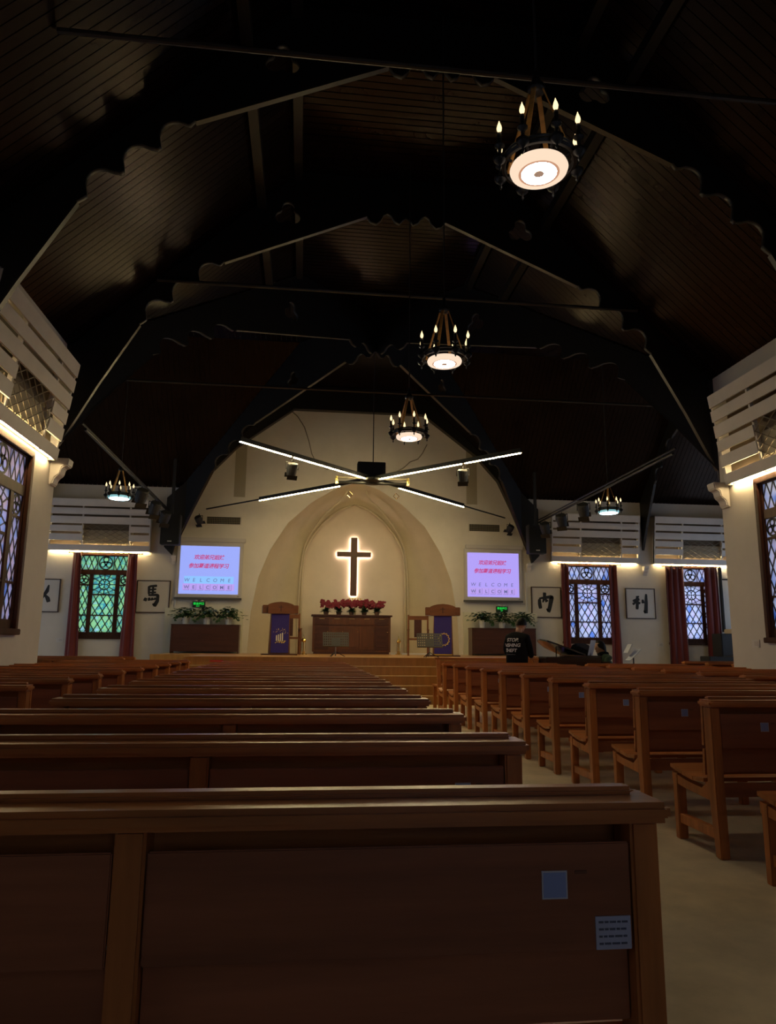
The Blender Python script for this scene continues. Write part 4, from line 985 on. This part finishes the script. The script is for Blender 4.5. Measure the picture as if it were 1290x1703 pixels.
picture(-4.89, -3.93, 2.05, 3.0, '馬', 'framed calligraphy of a horse character right of the green window'); picture(-7.95, -7.04, 2.03, 2.99, '以', 'framed calligraphy half hidden behind the left nave wall')
picture(7.04, 8.0, 2.07, 3.03, '内', 'framed calligraphy left of the window above the piano', -.02); picture(10.12, 11.1, 2.08, 3.04, '利', 'framed calligraphy between the two right-hand windows')
# ------------------------------------------------------------------ curtains
def curtain(x0, x1, b0, b1, label, rs):
    n = 40; m = MB(); zt, zb = 3.76, .04; rows = 8
    for r in range(rows+1):
        f = r/rows; a, b = lerp(x0, b0, f), lerp(x1, b1, f)
        for i in range(n+1):
            q = i/n; m.v.append((lerp(a, b, q), 21.86+.035*math.sin(q*(x1-x0)*34+rs)+.012*math.sin(q*23+rs+f*2), lerp(zt, zb, f)))
    for r in range(rows):
        for i in range(n): m.f.append((r*(n+1)+i, r*(n+1)+i+1, (r+1)*(n+1)+i+1, (r+1)*(n+1)+i))
    me = m.mesh('curtain', 'curtain_red', smooth=True); o = link('curtain', me); sm = o.modifiers.new('t', 'SOLIDIFY'); sm.thickness = .006
    tag(o, label, 'curtain', 'dark red curtains')
curtain(-6.74, -6.50, -6.74, -6.34, 'dark red curtain left of the green window', 1); curtain(-5.18, -4.91, -5.25, -4.80, 'dark red curtain right of the green window', 2)
curtain(8.0, 8.23, 8.0, 8.24, 'dark red curtain left of the window above the piano', 3); curtain(9.58, 9.82, 9.52, 9.88, 'dark red curtain right of the window above the piano', 4)
curtain(11.45, 12.05, 11.42, 12.06, 'wide dark red curtain left of the far-right window', 5); curtain(12.75, 13.2, 12.7, 13.24, 'dark red curtain right of the far-right window', 6)
for (a, b, lab) in ((-6.85, -4.78, 'over the green window'), (7.9, 9.95, 'over the window above the piano'), (11.35, 13.3, 'over the far-right window')):
    t = MB().tube([(a, 21.86, 3.765), (b, 21.86, 3.765)], .013, 8).ball((a, 21.86, 3.765), .025).ball((b, 21.86, 3.765), .025).box(a+.08, a+.10, 21.86, 22.0, 3.75, 3.78).box(b-.10, b-.08, 21.86, 22.0, 3.75, 3.78).obj('curtain_rod', 'brass'); tag(t, 'brass curtain rod '+lab, 'curtain rod', 'curtain rods')
# switch plates
def plate(loc, rz, label):
    t = thing('switch_plate', label, 'switch plate', loc, rz, 'switch plates'); MB().box(-.10, .10, -.012, 0, -.06, .06).obj('plate', 'plastic_white', t, bevel=.004); MB().box(-.02, .07, -.016, -.0125, -.035, .035).obj('rocker', 'screen_case', t)
plate((-6.94, 22.0, 1.24), 0, 'white switch plate left of the green window curtain'); plate((11.2, 22.0, 1.28), 0, 'white switch plate below the right-hand calligraphy'); plate((XR, 10.57, 1.27), -PI/2, 'white switch plate on the right nave wall')
# right corner: pipe, beige unit, black speakers
o = MB().tube([(13.32, 21.9, 1.7), (13.32, 21.9, 3.75)], .055, 10).box(13.32, 13.9, 21.88, 21.92, 3.35, 3.40).obj('drain_pipe', 'black_matte'); tag(o, 'black vertical pipe beside the far-right curtain', 'pipe')
t = thing('floor_air_conditioner', 'beige standing air conditioner behind the right nave wall', 'air conditioner', (13.45, 21.3, 0)); MB().box(-.32, .4, -.3, .3, 0, 1.78).obj('case', 'beige_unit', t, bevel=.02); MB().box(-.30, .38, -.305, -.298, .5, 1.3).obj('front_panel', 'beige_unit', t); MB().box(-.05, .3, -.312, -.306, 1.14, 1.2).obj('display', 'black_matte', t)
for x, z0, z1, w2, lab, y in ((12.55, .96, 1.62, .28, 'tall black loudspeaker before the far-right window', 20.6), (12.35, 0, .95, .5, 'low black equipment case below the far-right window', 20.6)):
    t = thing('black_case', lab, 'loudspeaker' if z0 else 'equipment case', (x, y, 0)); MB().box(-w2, w2, -.25, .25, z0, z1).obj('body', 'black_matte', t, bevel=.012); MB().box(-w2+.03, w2-.03, -.258, -.251, z0+.03, z1-.03).obj('grille', 'black_metal', t)

# ------------------------------------------------------------------ people
def skin_mesh(verts, edges, name, m, sub=2):
    me = bpy.data.meshes.new(name); me.from_pydata([v[:3] for v in verts], edges, []); o = bpy.data.objects.new(name, me); COL.objects.link(o)
    md_ = o.modifiers.new('s', 'SKIN'); md_.use_smooth_shade = True
    for i, v in enumerate(verts):
        sv = me.skin_vertices[0].data[i]; r = v[3]; sv.radius = r if isinstance(r, tuple) else (r, r); sv.use_root = (i == 0)
    ss = o.modifiers.new('u', 'SUBSURF'); ss.levels = ss.render_levels = sub
    dg = bpy.context.evaluated_depsgraph_get(); me2 = bpy.data.meshes.new_from_object(o.evaluated_get(dg)); bpy.data.objects.remove(o)
    me2.materials.clear(); me2.materials.append(MATS[m]); me2.name = name
    for p in me2.polygons: p.use_smooth = True
    return me2
def hand(parent, c, d, nrm, s=1):
    """palm at c, fingers along d, palm normal nrm: five separate bent fingers"""
    d, nrm = Vector(d).normalized(), Vector(nrm).normalized(); sd = d.cross(nrm).normalized(); c = Vector(c); m = MB()
    m.tube([c-d*.05, c-d*.02, c+d*.03, c+d*.045], [.024, .034, .036, .030], 8)
    for k, (o_, L_) in enumerate(((-.030, .066), (-.010, .076), (.010, .072), (.029, .058))):
        p = c+d*.04+sd*o_; m.tube([p, p+d*L_*.5-nrm*.006, p+d*L_*.8-nrm*.022, p+d*L_*.95-nrm*.038], [.0095, .009, .008, .006], 6)
    p = c-d*.01-sd*.03*s; m.tube([p, p-sd*.03*s+d*.02, p-sd*.038*s+d*.048-nrm*.01], [.012, .010, .007], 6)
    return m.obj('hand', 'skin', parent, smooth=True)
def head(parent, c, yaw, tilt, hairlen=0, hat=False):
    """head facing local -Y before rotation"""
    R = Matrix.Translation(c) @ Matrix.Rotation(yaw, 4, 'Z') @ Matrix.Rotation(tilt, 4, 'X') @ Matrix.Scale(1.1, 4)
    m = MB(); prof = [(.0, -.118), (.045, -.112), (.060, -.08), (.068, -.04), (.073, 0), (.075, .04), (.068, .08), (.045, .108), (.0, .118)]
    vs = []; n = 20
    for r, z in prof:
        for j in range(n):
            a = 2*PI*j/n; x = r*math.cos(a); y = r*1.22*math.sin(a)
            if y < 0 and -.05 < z < .02 and abs(x) < .018: y -= .016*(1-abs(x)/.018)*(1-abs(z+.015)/.04)     # nose
            if y < 0 and z < -.06: y -= .008
            vs.append((x, y, z))
    k = len(prof)
    m.add([R @ Vector(v) for v in vs], [(i*n+j, i*n+(j+1) % n, (i+1)*n+(j+1) % n, (i+1)*n+j) for i in range(k-1) for j in range(n)])
    nose = [R @ Vector(v) for v in ((-.012, -.085, -.025), (.012, -.085, -.025), (0, -.112, -.022), (0, -.086, .012))]
    m.add(nose, [(0, 2, 3), (2, 1, 3), (0, 1, 2)])
    for s in (-1, 1):
        e = MB().ball((0, 0, 0), .010, .020, .032, 8, 6); m.add([R @ (Vector(v)+Vector((s*.076, .008, -.005))) for v in e.v], e.f)
    h = m.obj('head', 'skin', parent, smooth=True)
    f = MB()
    for s in (-1, 1):
        e = MB().ball((0, 0, 0), .011, .006, .006, 8, 6); f.add([R @ (Vector(v)+Vector((s*.030, -.084, .008))) for v in e.v], e.f); f.box(s*.03-.014, s*.03+.014, -.091, -.085, .026, .031, R)
    f.obj('eyes_and_brows', 'hair', h); MB().box(-.02, .02, -.091, -.080, -.062, -.055, R).obj('mouth', 'flower_red' if False else 'pulpit_wood', h)
    hm = MB(); n = 22; rows = 9
    for i in range(rows+1):
        t_ = i/rows; 
        for j in range(n):
            a = 2*PI*j/n; back = math.sin(a)                      # +1 at the back
            low = lerp(.055, -.075-hairlen, (back+1)/2) if back > -.75 else .07
            z = lerp(.128, low, t_); rr = .088*math.sqrt(max(0, 1-(max(z, 0)/.131)**2)) if z > 0 else .088*(1-.10*min(1, -z/.12))
            hm.v.append(tuple(R @ Vector((rr*math.cos(a), rr*1.22*math.sin(a)+.006, z))))
    for i in range(rows):
        for j in range(n): hm.f.append((i*n+j, i*n+(j+1) % n, (i+1)*n+(j+1) % n, (i+1)*n+j))
    hm.obj('hair', 'hair', h, smooth=True)
    return h
# standing person, back to the viewer, head bowed to the right
t = thing('person', 'person in black sweatshirt standing by the piano, head bowed', 'person', (3.93, 13.2, 0), -.62)
bv = [(0, 0, .93, (.215, .16)), (0, .01, 1.10, (.215, .16)), (0, .02, 1.25, (.20, .15)), (0, .06, 1.37, (.145, .115)), (.0, .10, 1.45, .075),
      (-.165, .05, 1.345, .085), (-.215, .03, 1.13, .075), (-.18, .20, .97, .055), (.165, .07, 1.345, .085), (.215, .08, 1.13, .075), (.18, .30, 1.0, .055),
      (-.10, 0, .84, (.105, .115)), (-.12, .01, .48, .078), (-.13, -.01, .10, .055), (-.13, .08, .045, .045), (-.13, .16, .035, .035),
      (.10, 0, .84, (.105, .115)), (.12, .02, .48, .078), (.13, 0, .10, .055), (.13, .09, .045, .045), (.13, .17, .035, .035)]
be = [(0, 1), (1, 2), (2, 3), (3, 4), (3, 5), (5, 6), (6, 7), (3, 8), (8, 9), (9, 10), (0, 11), (11, 12), (12, 13), (13, 14), (14, 15), (0, 16), (16, 17), (17, 18), (18, 19), (19, 20)]
bme = skin_mesh(bv, be, 'body', 'cloth_black'); link('body', bme, t)
MB().tube([(0, .085, 1.40), (.01, .12, 1.49), (.02, .16, 1.55)], [.062, .06, .06], 12).obj('neck', 'skin', t, smooth=True)
head(t, (.03, .19, 1.585), PI-.35, .55); hand(t, (-.17, .25, .93), (.3, .9, -.3), (0, .2, 1)); hand(t, (.17, .35, 1.0), (-.3, .9, -.2), (0, .2, 1), -1)
bvh = BVHTree.FromPolygons([v.co.copy() for v in bme.vertices], [tuple(p.vertices) for p in bme.polygons])
def on_back(body, size, x, z, **k):
    me = text_mesh(body, size, 'print_white', 0.0, **k); bm = bmesh.new(); bm.from_mesh(me); bmesh.ops.triangulate(bm, faces=bm.faces)
    for _ in range(2): bmesh.ops.subdivide_edges(bm, edges=[e for e in bm.edges if e.calc_length() > .03], cuts=1)
    for v in bm.verts:
        p = Vector((v.co.x+x, -1, v.co.z+z)); h = bvh.ray_cast(p, Vector((0, 1, 0)))
        v.co = Vector((p.x, (h[0].y if h[0] else 0)-.006, p.z))
    bm.to_mesh(me); bm.free(); link('lettering', me, t)
on_back('STOP.', .088, -.045, 1.305, bold=.0015, shear=.25); on_back('VISHING', .084, -.055, 1.21, bold=.0015, shear=.15); on_back('THEFT', .084, -.08, 1.115, bold=.0015, shear=.15); on_back('— ———— —', .026, -.07, 1.045)
# grand piano
t = thing('grand_piano', 'black grand piano with low-propped lid, right of the standing person', 'grand piano', (5.2, 14.35, 0)); t.scale = (.72, 1, 1)
case = [(.74, -.72), (.74, .72), (.2, .72), (-.25, .55), (-.55, .2), (-.78, -.1), (-.86, -.42), (-.75, -.66), (-.5, -.72)]
MB().prism(case, .66, 1.0, 'z').obj('case', 'piano_black', t, bevel=.012)
MB().box(.74, .98, -.74, .74, .62, .74).obj('key_bed', 'piano_black', t, bevel=.01); MB().box(.78, .95, -.62, .62, .74, .765).obj('keys', 'ivory', t)
for s in (-1, 1): MB().box(.74, .98, s*.70-.04, s*.70+.04, .74, .92).obj('cheek', 'piano_black', t, bevel=.01)
R = Matrix.Translation((.30, 0, 1.03)) @ Matrix.Rotation(math.radians(14), 4, 'Y') 
lid = MB(); lid.prism([(x-.30, y_) for x, y_ in case if x < .35]+[(0, -.72)] if False else [(0, -.72), (0, .72), (-.1, .72), (-.55, .55), (-.85, .2), (-1.08, -.1), (-1.16, -.42), (-1.05, -.66), (-.8, -.72)], 0, .03, 'z', R); lid.obj('lid', 'piano_black', t)
MB().box(.30, .74, -.72, .72, 1.003, 1.03).obj('front_lid', 'piano_black', t); MB().tube([(-.45, -.6, 1.0), (-.45, -.6, 1.2)], .014, 6).obj('lid_prop', 'piano_black', t)
md_ = [(-.26, 0), (.26, 0), (.26, .12), (.21, .20), (.10, .235), (-.10, .235), (-.21, .20), (-.26, .12)]
Rm_ = Matrix.Translation((.42, -.25, 1.03)) @ Matrix.Rotation(-.45, 4, 'Z')
MB().prism(md_, -.015, .015, 'y', Rm_).obj('music_desk', 'piano_black', t)
for x, y_ in ((.6, -.6), (.6, .6), (-.6, -.3)): MB().lathe([(.03, 0), (.035, .06), (.05, .35), (.07, .66)], (x, y_, 0), 10).obj('leg', 'piano_black', t)
MB().tube([(.5, 0, .06), (.5, 0, .66)], .02, 6).box(.42, .66, -.12, .12, .03, .07).obj('pedal_lyre', 'piano_black', t)
# music sheets
o = MB().box(-.16, .16, -.004, .004, 0, .30).obj('sheet_music', 'note_paper'); o.location = (5.66, 14.0, 1.035); o.rotation_euler = (.25, 0, .9); tag(o, 'white sheet music propped on the piano before the seated person', 'sheet music')
t = thing('note_stand', 'white tilted music sheets right of the seated person', 'music stand', (6.46, 13.8, 0)); MB().tube([(0, 0, 0.02), (0, 0, 1.0)], .012, 6).obj('post', 'black_metal', t); MB().lathe([(.16, 0), (.16, .02), (.02, .04)], n=14).obj('base', 'black_metal', t)
R = Matrix.Translation((0, 0, 1.05)) @ Matrix.Rotation(-.75, 4, 'Y'); MB().box(-.16, .16, -.12, .12, -.005, .005, R).obj('sheet', 'note_paper', t); R = Matrix.Translation((-.06, .1, 1.17)) @ Matrix.Rotation(-1.05, 4, 'Y'); MB().box(-.10, .10, -.10, .10, -.005, .005, R).obj('sheet', 'note_paper', t)
# seated pianist facing left
t = thing('person', 'seated person in green coat and black scarf playing the piano', 'person', (6.17, 14.3, 0), 0)
bv = [(0, 0, .56, (.16, .15)), (-.03, 0, .74, (.15, .14)), (-.07, 0, .92, (.165, .125)), (-.10, 0, 1.02, (.13, .10)), (-.13, 0, 1.07, .06),
      (-.10, -.17, .99, .075), (-.14, -.22, .78, .06), (-.36, -.17, .82, .048), (-.10, .17, .99, .075), (-.14, .22, .78, .06), (-.36, .17, .82, .048),
      (-.08, -.09, .52, .095), (-.45, -.12, .52, .075), (-.44, -.12, .10, .052), (-.50, -.12, .045, .045), (-.58, -.12, .035, .035),
      (-.08, .09, .52, .095), (-.45, .12, .52, .075), (-.44, .12, .10, .052), (-.50, .12, .045, .045), (-.58, .12, .035, .035)]
link('body', skin_mesh(bv, be, 'body', 'cloth_green'), t)
MB().tube([(-.12, 0, 1.05), (-.15, 0, 1.12)], [.055, .052], 10).obj('neck', 'skin', t, smooth=True); MB().ring((-.12, 0, 1.06), .075, .045, 'z', 16, 8).tube([(-.19, -.03, 1.05), (-.23, -.04, .90), (-.22, -.04, .74)], [.04, .05, .035], 8).obj('scarf', 'cloth_black', t, smooth=True)
head(t, (-.18, 0, 1.185), -PI/2, .20, .05); hand(t, (-.43, -.16, .815), (-1, 0, -.1), (0, 0, 1)); hand(t, (-.43, .16, .815), (-1, 0, -.1), (0, 0, 1), -1)
t = thing('piano_bench', 'black piano bench under the seated person', 'bench', (6.17, 14.3, 0)); MB().box(-.2, .2, -.36, .36, .36, .43).obj('seat', 'black_matte', t, bevel=.015)
for sx_ in (-1, 1):
    for sy_ in (-1, 1): MB().box(sx_*.16-.02, sx_*.16+.02, sy_*.31-.02, sy_*.31+.02, 0, .36).obj('leg', 'black_matte', t)
